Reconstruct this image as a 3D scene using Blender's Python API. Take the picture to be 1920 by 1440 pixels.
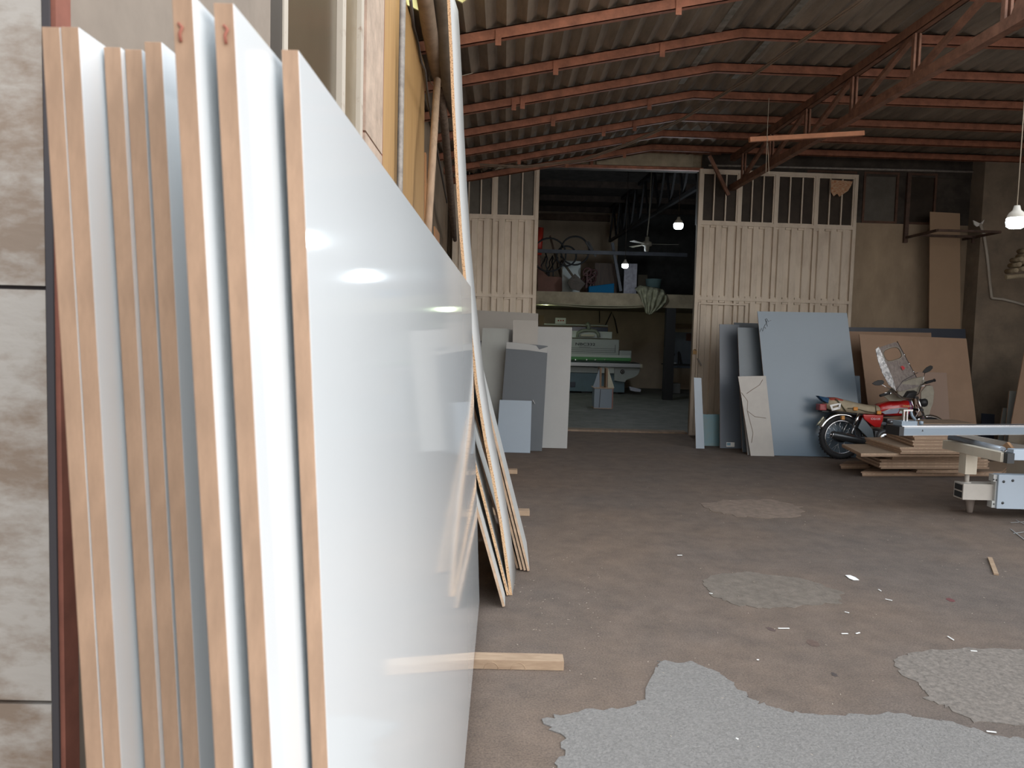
import bpy, math, random
from mathutils import Vector, Matrix
random.seed(7)
PI=math.pi
for o in list(bpy.data.objects): bpy.data.objects.remove(o)
sc=bpy.context.scene; COL=sc.collection
# ---------------- camera ----------------
H=1.62; F=1440.0
RC=Matrix.Rotation(math.radians(-.7),3,'Z')@Matrix.Rotation(math.radians(90-3.85),3,'X')@Matrix.Rotation(math.radians(1.5),3,'Z')
cd=bpy.data.cameras.new('camera'); cam=bpy.data.objects.new('camera',cd); COL.objects.link(cam)
cam.matrix_world=Matrix.Translation((0,0,H))@RC.to_4x4()
cd.sensor_width=36; cd.lens=36*F/1920; cd.clip_start=.05; cd.clip_end=300
cd.dof.use_dof=True; cd.dof.focus_distance=7.5; cd.dof.aperture_fstop=11.0
sc.camera=cam
# ---------------- world, light, exposure ----------------
w=bpy.data.worlds.new('world'); sc.world=w; w.use_nodes=True
wn=w.node_tree; bg=wn.nodes['Background']
geo=wn.nodes.new('ShaderNodeTexCoord'); sep=wn.nodes.new('ShaderNodeSeparateXYZ'); wr=wn.nodes.new('ShaderNodeValToRGB')
wn.links.new(geo.outputs['Generated'],sep.inputs[0]); wn.links.new(sep.outputs['Z'],wr.inputs[0]); wn.links.new(wr.outputs[0],bg.inputs[0])
wr.color_ramp.elements[0].position=0.0; wr.color_ramp.elements[0].color=(1.0,.935,.87,1)
wr.color_ramp.elements[1].position=.6; wr.color_ramp.elements[1].color=(.62,.675,.73,1)
# bright sky lobe added to lift the gloss boards, right of and behind the viewer
dp=wn.nodes.new('ShaderNodeVectorMath'); dp.operation='DOT_PRODUCT'; dp.inputs[1].default_value=(.89,-.30,.34)
lr=wn.nodes.new('ShaderNodeMapRange'); lr.interpolation_type='SMOOTHSTEP'
lr.inputs['From Min'].default_value=.0; lr.inputs['From Max'].default_value=1.0; lr.inputs['To Min'].default_value=1.25; lr.inputs['To Max'].default_value=4.7
wn.links.new(geo.outputs['Generated'],dp.inputs[0]); wn.links.new(dp.outputs['Value'],lr.inputs[0]); wn.links.new(lr.outputs[0],bg.inputs[1])
vs=sc.view_settings
vs.view_transform='Standard'; vs.look='None'; vs.gamma=1; vs.use_curve_mapping=False; vs.exposure=0.0

# ---------------- pixel of the 1920x1440 frame -> point in the world ----------------
def ray(px,py): return RC@Vector(((px-960)/F,-(py-720)/F,-1))
C0=Vector((0,0,H))
def PY(px,py,Y): d=ray(px,py); return C0+d*(Y/d.y)
def PX(px,py,X): d=ray(px,py); return C0+d*(X/d.x)
def PZ(px,py,Z): d=ray(px,py); return C0+d*((Z-H)/d.z)

# ---------------- materials ----------------
MATS={}
def mat(name,col,rough=.6,metal=0,vary=0,scale=8,col2=None,bump=0,bscale=None,coat=0,stretch=None,trans=0,alpha=1,emit=None,estr=0,ramp=(.35,.65),spec=None):
    if name in MATS: return MATS[name]
    m=bpy.data.materials.new(name); m.use_nodes=True; nt=m.node_tree; b=nt.nodes['Principled BSDF']
    b.inputs['Base Color'].default_value=(*col,1); b.inputs['Roughness'].default_value=rough; b.inputs['Metallic'].default_value=metal
    if spec is not None: b.inputs['Specular IOR Level'].default_value=spec
    if coat: b.inputs['Coat Weight'].default_value=coat; b.inputs['Coat Roughness'].default_value=.06
    if trans: b.inputs['Transmission Weight'].default_value=trans
    if alpha<1: b.inputs['Alpha'].default_value=alpha
    if emit: b.inputs['Emission Color'].default_value=(*emit,1); b.inputs['Emission Strength'].default_value=estr
    if vary or col2 or bump:
        tc=nt.nodes.new('ShaderNodeTexCoord'); mp=nt.nodes.new('ShaderNodeMapping')
        nt.links.new(tc.outputs['Object'],mp.inputs[0])
        if stretch: mp.inputs['Scale'].default_value=stretch
        n=nt.nodes.new('ShaderNodeTexNoise'); n.inputs['Scale'].default_value=scale; n.inputs['Detail'].default_value=8; n.inputs['Roughness'].default_value=.65
        nt.links.new(mp.outputs[0],n.inputs[0])
        if col2 or vary:
            r=nt.nodes.new('ShaderNodeValToRGB')
            c2=col2 or tuple(c*(1-vary) for c in col); c1=col if col2 else tuple(min(1,c*(1+vary*.5)) for c in col)
            r.color_ramp.elements[0].position=ramp[0]; r.color_ramp.elements[0].color=(*c2,1)
            r.color_ramp.elements[1].position=ramp[1]; r.color_ramp.elements[1].color=(*c1,1)
            nt.links.new(n.outputs[0],r.inputs[0]); nt.links.new(r.outputs[0],b.inputs['Base Color'])
        if bump:
            n2=nt.nodes.new('ShaderNodeTexNoise'); n2.inputs['Scale'].default_value=bscale or scale*4; n2.inputs['Detail'].default_value=5
            nt.links.new(mp.outputs[0],n2.inputs[0])
            bu=nt.nodes.new('ShaderNodeBump'); bu.inputs['Strength'].default_value=bump; bu.inputs['Distance'].default_value=.01
            nt.links.new(n2.outputs[0],bu.inputs['Height']); nt.links.new(bu.outputs[0],b.inputs['Normal'])
    MATS[name]=m; return m
def floor_mat():
    m=bpy.data.materials.new('worn_asphalt'); m.use_nodes=True; nt=m.node_tree; b=nt.nodes['Principled BSDF']; L=nt.links.new
    tc=nt.nodes.new('ShaderNodeTexCoord')
    def noise(s,d=8,r=.6):
        n=nt.nodes.new('ShaderNodeTexNoise'); n.inputs['Scale'].default_value=s; n.inputs['Detail'].default_value=d; n.inputs['Roughness'].default_value=r; L(tc.outputs['Object'],n.inputs[0]); return n
    def ramp(n,a,c,ca,cb):
        r=nt.nodes.new('ShaderNodeValToRGB'); r.color_ramp.elements[0].position=a; r.color_ramp.elements[1].position=c
        r.color_ramp.elements[0].color=(*ca,1); r.color_ramp.elements[1].color=(*cb,1); L(n.outputs[0],r.inputs[0]); return r
    big=ramp(noise(.55,6,.6),.35,.66,(.160,.132,.116),(.200,.150,.118))
    mid=ramp(noise(5,10,.72),.3,.72,(.72,.72,.72),(1.12,1.1,1.08))
    fine=ramp(noise(110,4,.75),.3,.7,(.62,.62,.63),(1.36,1.35,1.33))
    mx=nt.nodes.new('ShaderNodeMix'); mx.data_type='RGBA'; mx.blend_type='MULTIPLY'; mx.inputs[0].default_value=1
    L(big.outputs[0],mx.inputs[6]); L(mid.outputs[0],mx.inputs[7])
    m2=nt.nodes.new('ShaderNodeMix'); m2.data_type='RGBA'; m2.blend_type='MULTIPLY'; m2.inputs[0].default_value=1
    L(mx.outputs[2],m2.inputs[6]); L(fine.outputs[0],m2.inputs[7])
    L(m2.outputs[2],b.inputs['Base Color']); b.inputs['Roughness'].default_value=.85; b.inputs['Specular IOR Level'].default_value=.25
    bu=nt.nodes.new('ShaderNodeBump'); bu.inputs['Strength'].default_value=.5; bu.inputs['Distance'].default_value=.006
    L(noise(90,5,.7).outputs[0],bu.inputs['Height']); L(bu.outputs[0],b.inputs['Normal'])
    return m
ASPH=floor_mat()
CONC=mat('pale_screed',(.232,.217,.203),.9,vary=.3,scale=75,bump=.6,bscale=95,ramp=(.3,.7))
CONC2=mat('rough_screed',(.215,.185,.16),.9,vary=.4,scale=34,bump=.6,bscale=50,ramp=(.3,.7))
CONCF=mat('back_room_concrete',(.17,.17,.155),.7,vary=.3,scale=3,bump=.2)
MDF=mat('fibreboard_edge',(.46,.30,.20),.85,vary=.14,scale=60,stretch=(1,1,.25))
MDFD=mat('fibreboard_edge_dusty',(.55,.39,.27),.9,vary=.2,scale=30)
MDFB=mat('brown_fibreboard',(.40,.265,.18),.75,vary=.08,scale=3)
MDFS=mat('brown_fibreboard_pale',(.36,.26,.18),.8,vary=.1,scale=6)
CHIP=mat('chipboard_edge',(.66,.43,.25),.9,col2=(.22,.12,.06),scale=120,ramp=(.38,.5))
GLOSS=mat('white_gloss_laminate',(.80,.83,.845),.4,coat=1.0,spec=.3)
WHITE=mat('white_laminate',(.74,.74,.72),.35,vary=.03,scale=2)
GREYW=mat('grey_white_laminate',(.50,.51,.50),.35,vary=.04,scale=2)
CREAM=mat('cream_laminate',(.325,.33,.325),.4,vary=.05,scale=2)
BEIGE=mat('beige_laminate',(.36,.34,.31),.45,vary=.04,scale=3)
GREEN_GREY=mat('green_grey_laminate',(.31,.325,.31),.4,vary=.05,scale=3)
BLUEG=mat('light_blue_grey_laminate',(.155,.21,.265),.3,vary=.03,scale=2)
BLUEW=mat('pale_blue_laminate',(.26,.32,.385),.3,vary=.03,scale=2)
SLATE=mat('slate_laminate',(.062,.075,.09),.4,vary=.06,scale=3)
SLATE2=mat('dark_slate_laminate',(.115,.145,.17),.4,vary=.06,scale=3)
BLUES=mat('slate_blue_laminate',(.115,.14,.175),.4,vary=.05,scale=3)
NAVY=mat('navy_laminate',(.04,.05,.075),.4,vary=.1,scale=3)
TEAL=mat('teal_board',(.16,.24,.24),.4,col2=(.12,.26,.32),scale=3)
MARB=mat('marble_laminate',(.38,.355,.325),.35,vary=.06,scale=6)
PURL=mat('red_oxide_steel',(.40,.165,.10),.65,vary=.35,scale=7,bump=.1)
TRUS=mat('dusty_truss_steel',(.23,.115,.075),.75,vary=.35,scale=9)
ROOF=mat('asbestos_sheet',(.36,.30,.235),.9,col2=(.15,.125,.10),scale=2.2,stretch=(2.2,.35,1),bump=.3,bscale=20,ramp=(.3,.7))
DROOF=mat('dark_roof_sheet',(.045,.04,.037),.85,vary=.5,scale=4)
PLAS=mat('dirty_plaster',(.42,.33,.23),.9,col2=(.25,.19,.135),scale=1.6,stretch=(1,1,.45),bump=.35,bscale=14,ramp=(.3,.68))
PLAS2=mat('brown_plaster',(.34,.27,.20),.9,col2=(.17,.14,.11),scale=2.2,bump=.3,bscale=14,ramp=(.3,.7))
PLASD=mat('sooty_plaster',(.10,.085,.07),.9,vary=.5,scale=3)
TILE=mat('travertine_tile',(.44,.41,.375),.45,col2=(.255,.195,.15),scale=4.5,stretch=(1,1,2.2),bump=.15,ramp=(.40,.56))
TILEB=mat('pinkish_stone_facing',(.50,.385,.30),.6,vary=.25,scale=9)
REVEAL=mat('beige_stone_reveal',(.26,.215,.175),.6,vary=.15,scale=5)
GROUT=mat('dark_grout',(.06,.055,.06),.9)
RUST=mat('rust_brown_strip',(.25,.09,.06),.7,vary=.2,scale=12)
DFRM=mat('painted_metal_frame',(.53,.475,.40),.55,col2=(.30,.21,.15),scale=14,ramp=(.28,.42))
DFRW=mat('cream_door_paint',(.66,.575,.47),.55,col2=(.50,.42,.33),scale=5,ramp=(.25,.55),stretch=(1,1,.4))
BRNG=mat('brown_glass_pane',(.11,.085,.055),.22,vary=.15,scale=2)
GLASSD=mat('dusty_dark_glass',(.045,.034,.026),.55,spec=.2,vary=.35,scale=3)
GLASSL=mat('dusty_grey_glass',(.11,.10,.085),.5,spec=.3,vary=.25,scale=3)
PLY=mat('ochre_plywood',(.50,.31,.13),.6,col2=(.38,.22,.09),scale=3,stretch=(6,6,.5),ramp=(.3,.7))
PLYO=mat('orange_plywood',(.44,.21,.085),.6,vary=.2,scale=4,stretch=(5,5,.5))
TIMB=mat('rough_timber',(.47,.34,.23),.8,col2=(.30,.20,.13),scale=6,stretch=(1,6,6),ramp=(.3,.7))
TIMR=mat('reddish_timber',(.46,.20,.105),.7,vary=.2,scale=6)
GALV=mat('galvanised_pipe',(.34,.31,.28),.55,vary=.3,scale=20)
PVC=mat('dusty_plastic_pipe',(.30,.225,.165),.7,vary=.25,scale=8)
CLOTH=mat('dusty_grey_sheeting',(.20,.175,.145),.85,vary=.3,scale=4)
CABLE=mat('brown_cable',(.06,.045,.035),.7)
ROPE=mat('pale_rope',(.36,.31,.24),.9)
BLK=mat('black_rubber',(.02,.02,.022),.75)
BLKM=mat('black_metal',(.016,.016,.018),.5)
CHROME=mat('chrome',(.75,.76,.78),.18,metal=1)
ALU=mat('brushed_aluminium',(.35,.38,.42),.34,metal=.6)
ALUW=mat('pale_anodised_face',(.19,.235,.28),.4)
DARKS=mat('dark_steel',(.06,.065,.07),.4,metal=.6)
IVORY=mat('ivory_machine_paint',(.62,.56,.46),.45,vary=.06,scale=6)
IVORY2=mat('grey_ivory_machine_paint',(.46,.43,.39),.5,vary=.06,scale=6)
MWHITE=mat('white_machine_paint',(.40,.47,.55),.4)
MACH=mat('grey_green_machine_paint',(.33,.36,.345),.45,vary=.05,scale=4)
MACHB=mat('blue_machine_base',(.11,.175,.21),.5,vary=.1,scale=3)
MGREEN=mat('green_machine_stripe',(.06,.24,.07),.45)
RED=mat('red_bike_paint',(.50,.012,.012),.25,coat=.6)
PURP=mat('purple_bike_trim',(.16,.055,.16),.3)
SEAT=mat('khaki_seat_cover',(.40,.335,.235),.75,vary=.12,scale=20)
FOIL=mat('silver_foil',(.95,.95,.96),.3,metal=.4,col2=(.30,.31,.33),ramp=(.38,.55),bump=1.0,bscale=45,scale=26)
FILM=mat('cloudy_plastic_film',(.45,.41,.38),.3,col2=(.26,.22,.22),scale=22,alpha=.62,bump=.5,bscale=40)
CANV=mat('beige_canvas',(.36,.33,.27),.85,vary=.15,scale=12)
BLUE=mat('blue_plastic',(.004,.10,.22),.7,spec=.15)
RAG=mat('olive_rag_cloth',(.30,.295,.20),.9,vary=.35,scale=8)
BULB=mat('lit_bulb',(1,1,1),.4,emit=(.80,.92,1.0),estr=30)
TUBE=mat('lit_tube',(1,1,1),.4,emit=(.85,1.0,.75),estr=12)
LAMPB=mat('lamp_body',(.55,.52,.46),.5)
SIGN=mat('old_cream_banner',(.42,.37,.27),.8,vary=.25,scale=5)
INK=mat('dark_ink',(.03,.03,.035),.6)
INKR=mat('dark_red_ink',(.12,.03,.02),.6)
GOLD=mat('gold_lettering',(.75,.55,.25),.5)
SILV=mat('silver_lettering',(.70,.70,.72),.4)
PAPER=mat('white_paper',(.85,.85,.83),.7)
BRASS=mat('brass',(.45,.28,.12),.35,metal=.7)
ORNG=mat('orange_plastic',(.62,.24,.03),.45)
TAILR=mat('red_lens',(.30,.04,.045),.25)
POST=mat('orange_picture_print',(.42,.14,.045),.7,col2=(.55,.42,.28),scale=38,stretch=(.6,1,3),ramp=(.42,.6))
LOGM=mat('pale_log_wood',(.42,.35,.24),.85,vary=.3,scale=10)
YELS=mat('translucent_yellow_sheet',(.85,.78,.45),.5)
_nt=YELS.node_tree; _tr=_nt.nodes.new('ShaderNodeBsdfTranslucent'); _tr.inputs[0].default_value=(.95,.9,.6,1); _mx=_nt.nodes.new('ShaderNodeMixShader'); _mx.inputs[0].default_value=.8
_nt.links.new(_nt.nodes['Principled BSDF'].outputs[0],_mx.inputs[1]); _nt.links.new(_tr.outputs[0],_mx.inputs[2]); _nt.links.new(_mx.outputs[0],_nt.nodes['Material Output'].inputs[0])

# ---------------- mesh helpers ----------------
ORG={}
class M:
    def __init__(s): s.v=[]; s.f=[]; s.m=[]; s.sm=[]
    def add(s,vs,fs,mi=0,smooth=False):
        k=len(s.v); s.v+= [Vector(p) for p in vs]
        for f in fs: s.f.append([i+k for i in f]); s.m.append(mi); s.sm.append(smooth)
        return s
    def hexa(s,c,mi=0):   # c: 4 front (TL,TR,BR,BL) + 4 back
        mis=mi if isinstance(mi,(list,tuple)) else [mi]*6
        for f,q in zip([[3,2,1,0],[4,5,6,7],[0,1,5,4],[1,2,6,5],[2,3,7,6],[3,0,4,7]],mis): s.add([c[i] for i in f],[[0,1,2,3]],q)
        return s
    def box(s,x0,x1,y0,y1,z0,z1,mi=0):
        return s.hexa([(x0,y0,z1),(x1,y0,z1),(x1,y0,z0),(x0,y0,z0),(x0,y1,z1),(x1,y1,z1),(x1,y1,z0),(x0,y1,z0)],mi)
    def bar(s,p,q,w,h=None,mi=0,up=(0,0,1)):
        p=Vector(p); q=Vector(q); d=(q-p).normalized(); u=Vector(up)
        if abs(d.dot(u))>.98: u=Vector((0,1,0))
        a=d.cross(u).normalized(); b=a.cross(d).normalized(); h=h or w
        a=a*(w/2); b=b*(h/2)
        return s.hexa([p-a+b,p+a+b,p+a-b,p-a-b,q-a+b,q+a+b,q+a-b,q-a-b],mi)
    def tube(s,pts,r,n=8,mi=0,caps=True,smooth=True):
        pts=[Vector(p) for p in pts]; R=r if isinstance(r,(list,tuple)) else [r]*len(pts)
        up=None; rings=[]
        for i,p in enumerate(pts):
            d=(pts[min(i+1,len(pts)-1)]-pts[max(i-1,0)]).normalized()
            if up is None:
                up=Vector((0,0,1)) if abs(d.z)<.9 else Vector((0,1,0))
            a=d.cross(up).normalized(); b=a.cross(d).normalized(); up=b
            rings.append([p+a*(math.cos(2*PI*k/n)*R[i])+b*(math.sin(2*PI*k/n)*R[i]) for k in range(n)])
        vs=[v for g in rings for v in g]; fs=[]
        for i in range(len(pts)-1):
            for k in range(n): fs.append([i*n+k,i*n+(k+1)%n,(i+1)*n+(k+1)%n,(i+1)*n+k])
        s.add(vs,fs,mi,smooth)
        if caps:
            s.add(rings[0],[list(range(n))[::-1]],mi); s.add(rings[-1],[list(range(n))],mi)
        return s
    def prism(s,poly,off,mi=0,side=None):   # poly: 3D points, off: vector
        n=len(poly); off=Vector(off); a=[Vector(p) for p in poly]; b=[p+off for p in a]
        s.add(a,[list(range(n))],mi); s.add(b,[list(range(n))[::-1]],mi)
        sd=mi if side is None else side
        for i in range(n): s.add([a[i],b[i],b[(i+1)%n],a[(i+1)%n]],[[0,1,2,3]],sd)
        return s
    def ring(s,c,ax,R,r,n=32,k=10,mi=0,sx=1,flat=None):   # torus
        c=Vector(c); ax=Vector(ax).normalized(); t=Vector((0,0,1)) if abs(ax.z)<.9 else Vector((1,0,0))
        u=ax.cross(t).normalized(); v=ax.cross(u).normalized(); vs=[];fs=[]
        for i in range(n):
            a=2*PI*i/n; d=u*math.cos(a)+v*math.sin(a)
            for j in range(k):
                b=2*PI*j/k; vs.append(c+d*(R+r*math.cos(b))+ax*((flat or r)*math.sin(b)))
        for i in range(n):
            for j in range(k): fs.append([i*k+j,((i+1)%n)*k+j,((i+1)%n)*k+(j+1)%k,i*k+(j+1)%k])
        return s.add(vs,fs,mi,True)
    def lathe(s,c,prof,n=20,mi=0,ax=(0,0,1)):
        c=Vector(c); ax=Vector(ax).normalized(); t=Vector((1,0,0)) if abs(ax.x)<.9 else Vector((0,1,0))
        u=ax.cross(t).normalized(); v=ax.cross(u).normalized(); vs=[];fs=[]
        for (r,z) in prof:
            for k in range(n):
                a=2*PI*k/n; vs.append(c+ax*z+(u*math.cos(a)+v*math.sin(a))*r)
        for i in range(len(prof)-1):
            for k in range(n): fs.append([i*n+k,i*n+(k+1)%n,(i+1)*n+(k+1)%n,(i+1)*n+k])
        return s.add(vs,fs,mi,True)
    def loft(s,secs,mi=0,caps=True):    # closed sections of equal length
        n=len(secs[0]); vs=[p for q in secs for p in q]; fs=[]
        for i in range(len(secs)-1):
            for k in range(n): fs.append([i*n+k,i*n+(k+1)%n,(i+1)*n+(k+1)%n,(i+1)*n+k])
        s.add(vs,fs,mi,True)
        if caps: s.add(secs[0],[list(range(n))],mi,True); s.add(secs[-1],[list(range(n))],mi,True)
        return s
    def build(s,name,mats,parent=None,T=None,bevel=0,fix=True):
        V=[T@v for v in s.v] if T else s.v
        if not isinstance(mats,(list,tuple)): mats=[mats]
        if parent is None:
            xs=[v.x for v in V]; ys=[v.y for v in V]; zs=[v.z for v in V]
            org=Vector(((min(xs)+max(xs))/2,(min(ys)+max(ys))/2,min(zs)))
        else: org=ORG[parent.name]
        me=bpy.data.meshes.new(name); me.from_pydata([v-org for v in V],[],s.f)
        for m in mats: me.materials.append(m)
        me.polygons.foreach_set('material_index',s.m); me.polygons.foreach_set('use_smooth',s.sm)
        import bmesh
        bm=bmesh.new(); bm.from_mesh(me); bmesh.ops.remove_doubles(bm,verts=bm.verts,dist=.00005)
        if fix: bmesh.ops.recalc_face_normals(bm,faces=bm.faces)
        bm.to_mesh(me); bm.free(); me.update()
        o=bpy.data.objects.new(name,me); COL.objects.link(o)
        if parent is None: o.location=org
        else: o.parent=parent
        ORG[o.name]=org
        if bevel:
            md=o.modifiers.new('bevel','BEVEL'); md.width=bevel; md.segments=2; md.limit_method='ANGLE'
        return o
def tag(o,label,cat,group=None,kind=None):
    o['label']=label; o['category']=cat
    if group: o['group']=group
    if kind: o['kind']=kind
    return o
def thing(name,label,cat,loc,group=None):
    o=bpy.data.objects.new(name,None); COL.objects.link(o); o.location=loc; o.empty_display_size=.1; ORG[o.name]=Vector(loc)
    return tag(o,label,cat,group)
def struct(name,m,mats,**k):
    o=m.build(name,mats,**k); 
    if 'parent' not in k or k['parent'] is None: o['kind']='structure'
    return o
def text(name,body,mt,parent,origin,xdir,ydir,height,width=None,depth=.002,bold=0):
    cu=bpy.data.curves.new(name,'FONT'); cu.body=body; cu.size=1; cu.extrude=0; cu.offset=bold
    tmp=bpy.data.objects.new('tmp',cu); COL.objects.link(tmp)
    dg=bpy.context.evaluated_depsgraph_get(); me0=bpy.data.meshes.new_from_object(tmp.evaluated_get(dg))
    bpy.data.objects.remove(tmp)
    xs=[v.co.x for v in me0.vertices]; ys=[v.co.y for v in me0.vertices]
    x0,x1,y0,y1=min(xs),max(xs),min(ys),max(ys)
    sy=height/(y1-y0); sx=(width/(x1-x0)) if width else sy
    X=Vector(xdir).normalized(); Y=Vector(ydir).normalized(); N=X.cross(Y).normalized()
    m=M(); vs=[Vector(origin)+X*((v.co.x-x0)*sx)+Y*((v.co.y-y0)*sy)+N*depth for v in me0.vertices]
    m.add(vs,[list(p.vertices) for p in me0.polygons])
    return m.build(name,mt,parent,fix=False)

# leaning panel traced on its own inclined plane  Y = yb + a*X + l*Z
def plane_pt(px,py,yb,a,l):
    d=ray(px,py); t=(yb+l*H)/(d.y-a*d.x-l*d.z); return C0+d*t
def panel(name,label,cat,q,yb,l=.08,a=0,t=.016,mats=(None,None),group=None,ground=True,parent=None,z0=.003,bevel=0):
    P=[plane_pt(x,y,yb,a,l) for x,y in q]
    if ground:
        for i,j in ((2,1),(3,0)):
            top=P[j]; bot=P[i]; k=(top.z-z0)/(top.z-bot.z); P[i]=top+(bot-top)*k
    n=Vector((-a,1,-l)).normalized()
    B=[p+n*t for p in P]
    lift=Vector((0,0,max(0,z0-min(p.z for p in B)))) if ground else Vector()
    m=M().hexa([p+lift for p in P]+[p+lift for p in B],[0,0,1,1,1,1])
    o=m.build(name,list(mats),parent)
    if label: tag(o,label,cat,group)
    return o,P,n

# =====================================================================
#  SETTING
# =====================================================================
YB=12.75     # back wall of the hall
XL=-.95      # left wall inside the hall
ZR=4.66      # underside of roof sheet at ridge
def roofz(x): return ZR-(2.26-x)*.196 if x<2.26 else ZR-(x-2.26)*.004
floor=struct('floor',M().box(-30,30,-30,12.9,-.2,0),ASPH)
bfloor=struct('floor',M().box(-4,12,12.9,25,-.2,.004),CONCF)
thr=struct('trim_1',M().box(.9,3.1,12.72,12.98,0,.03),mat('stone_threshold',(.30,.22,.16),.85,vary=.3,scale=12))
def blob(pts,z0,z1,jit,seed,seg=6):
    rnd=random.Random(seed); out=[]
    n=len(pts)
    for i in range(n):
        a=pts[i]; b=pts[(i+1)%n]
        for k in range(seg):
            f=k/seg; p=a+(b-a)*f
            out.append(Vector((p.x+rnd.uniform(-jit,jit),p.y+rnd.uniform(-jit,jit),0)))
    cx=sum(p.x for p in out)/len(out); cy=sum(p.y for p in out)/len(out)
    m=M(); n=len(out)
    inn=[Vector((p.x,p.y,z1)) for p in out]
    bot=[Vector((p.x,p.y,z0)) for p in out]
    from mathutils.geometry import tessellate_polygon
    m.add(inn,[list(t_) for t_ in tessellate_polygon([inn])])
    for i in range(n): m.add([bot[i],bot[(i+1)%n],inn[(i+1)%n],inn[i]],[[0,1,2,3]],0,False)
    return m
pp=[(1020,1350),(1080,1335),(1190,1325),(1207,1310),(1225,1255),(1240,1240),(1310,1245),(1350,1265),(1400,1305),(1425,1320),(1480,1335),(1560,1342),(1680,1338),(1760,1352),(1850,1375),(1930,1392),(2100,1430),(2400,1800),(1100,2600),(1030,1800),(1045,1440),(1060,1390)]
struct('floor',blob([PZ(x,y,0) for x,y in pp],0,.005,.018,3,7),CONC)
pp=[(1675,1240),(1700,1225),(1800,1215),(1920,1220),(2000,1250),(2000,1375),(1920,1362),(1830,1355),(1780,1328),(1738,1312),(1733,1290),(1690,1265)]
struct('floor',blob([PZ(x,y,0) for x,y in pp],0,.003,.015,5),CONC2)
pp=[(1315,1095),(1340,1078),(1400,1072),(1500,1085),(1580,1110),(1575,1130),(1500,1138),(1440,1142),(1380,1134),(1335,1118)]
struct('floor',blob([PZ(x,y,0) for x,y in pp],0,.003,.02,6),mat('old_patch',(.178,.148,.122),.9,vary=.25,scale=12,bump=.4,bscale=70))
pp=[(1316,945),(1360,938),(1450,937),(1500,950),(1508,968),(1450,972),(1380,968),(1335,958)]
struct('floor',blob([PZ(x,y,0) for x,y in pp],0,.003,.03,8),mat('reddish_patch',(.22,.165,.13),.9,vary=.25,scale=12,bump=.4,bscale=70))

# stains trodden into the floor
for px_,py_,rx_,ry_,cc_ in ((1524,1206,13,6,(.13,.085,.068)),(1564,1265,7,3,(.07,.055,.05)),(1782,1125,9,3,(.15,.05,.05)),(1446,1180,9,3,(.11,.075,.065))):
    struct('floor',blob([PZ(px_+rx_*math.cos(k*PI/4),py_+ry_*math.sin(k*PI/4)+rx_*.3*math.cos(k*PI/4),0) for k in range(8)],0,.0012,.004,px_,3),mat('stain_%d'%px_,cc_,.8,vary=.25,scale=40))
# --- left building: tiled front pillar facing the viewer ---
m=M().box(-3.2,-.652,1.135,2.0,0,5.2,1)
zz=1.05-.616*2
while zz<5.2:
    for k in range(4):
        x1=-.662-k*.606
        m.box(x1-.60,x1,1.12,1.14,max(zz+.003,0.001),min(zz+.613,5.2),0)
    zz+=.616
struct('wall_left',m,[TILE,GROUT])
struct('trim_2',M().box(-.66,-.650,1.118,1.15,.001,5.2),GROUT)
struct('trim_3',M().box(-.650,-.643,1.122,1.16,.001,5.2),RUST)
struct('wall_left',M().box(-3.2,-.645,1.16,2.12,0,5.2),REVEAL)
# side door of the left building
m=M().box(-.70,-.645,2.12,2.23,0,5.2); struct('trim_4',m,mat('dark_door_jamb',(.06,.05,.04),.5))
dr=M().box(-.665,-.64,2.23,2.27,0,5.2).box(-.665,-.64,3.0,3.06,0,5.2).box(-.665,-.64,2.27,3.0,0,.12)
d1=struct('door_1',dr,DFRM); 
M().box(-.672,-.662,2.27,3.0,.12,5.2).build('door_pane',BRNG,d1)
M().tube([(-.648,2.30,1.2),(-.62,2.30,1.2),(-.62,2.30,1.5),(-.648,2.30,1.5)],.007).build('door_handle',CHROME,d1)
d2=struct('window_1',M().box(-.668,-.648,3.06,3.10,0,5.2).box(-.665,-.645,3.40,3.46,0,5.2),DFRM)
M().box(-.675,-.665,3.10,3.40,0,5.2).build('window_pane',mat('brown_window_glass',(.24,.19,.125),.25,vary=.2,scale=2),d2)
# tiled pillar further in
m=M().box(-1.2,-.652,3.46,4.06,0,5.2,1); zz=.08
while zz<5.2:
    m.box(-.66,-.64,3.50,3.97,zz+.004,min(zz+.80,5.2),0); zz+=.806
struct('wall_left',m,[TILEB,RUST])
struct('wall_left',M().box(-3.2,-.675,2.12,3.46,0,5.2),PLASD)
# hall part of the left wall
struct('wall_left',M().box(-1.3,XL,4.06,12.9,0,4.3),mat('dim_ochre_plaster',(.30,.235,.17),.9,vary=.3,scale=2,bump=.3))
# --- back wall with the doorway X 1.0..3.06, top 4.36 ---
DX0,DX1,DZ=.52,3.17,4.37
m=M(); m.box(-1.3,DX0,YB,YB+.22,0,3.9).box(DX1,4.75,YB,YB+.22,0,4.7).box(4.75,8.3,YB,YB+.22,0,3.57)
struct('wall_back',m,PLAS)
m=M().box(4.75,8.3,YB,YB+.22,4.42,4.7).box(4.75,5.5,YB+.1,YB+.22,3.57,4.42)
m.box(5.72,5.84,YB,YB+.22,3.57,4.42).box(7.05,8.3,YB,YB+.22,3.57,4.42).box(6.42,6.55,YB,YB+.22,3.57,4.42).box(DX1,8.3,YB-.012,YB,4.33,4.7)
struct('wall_back',m,mat('sooty_wall',(.06,.05,.042),.9,vary=.5,scale=3))
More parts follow.
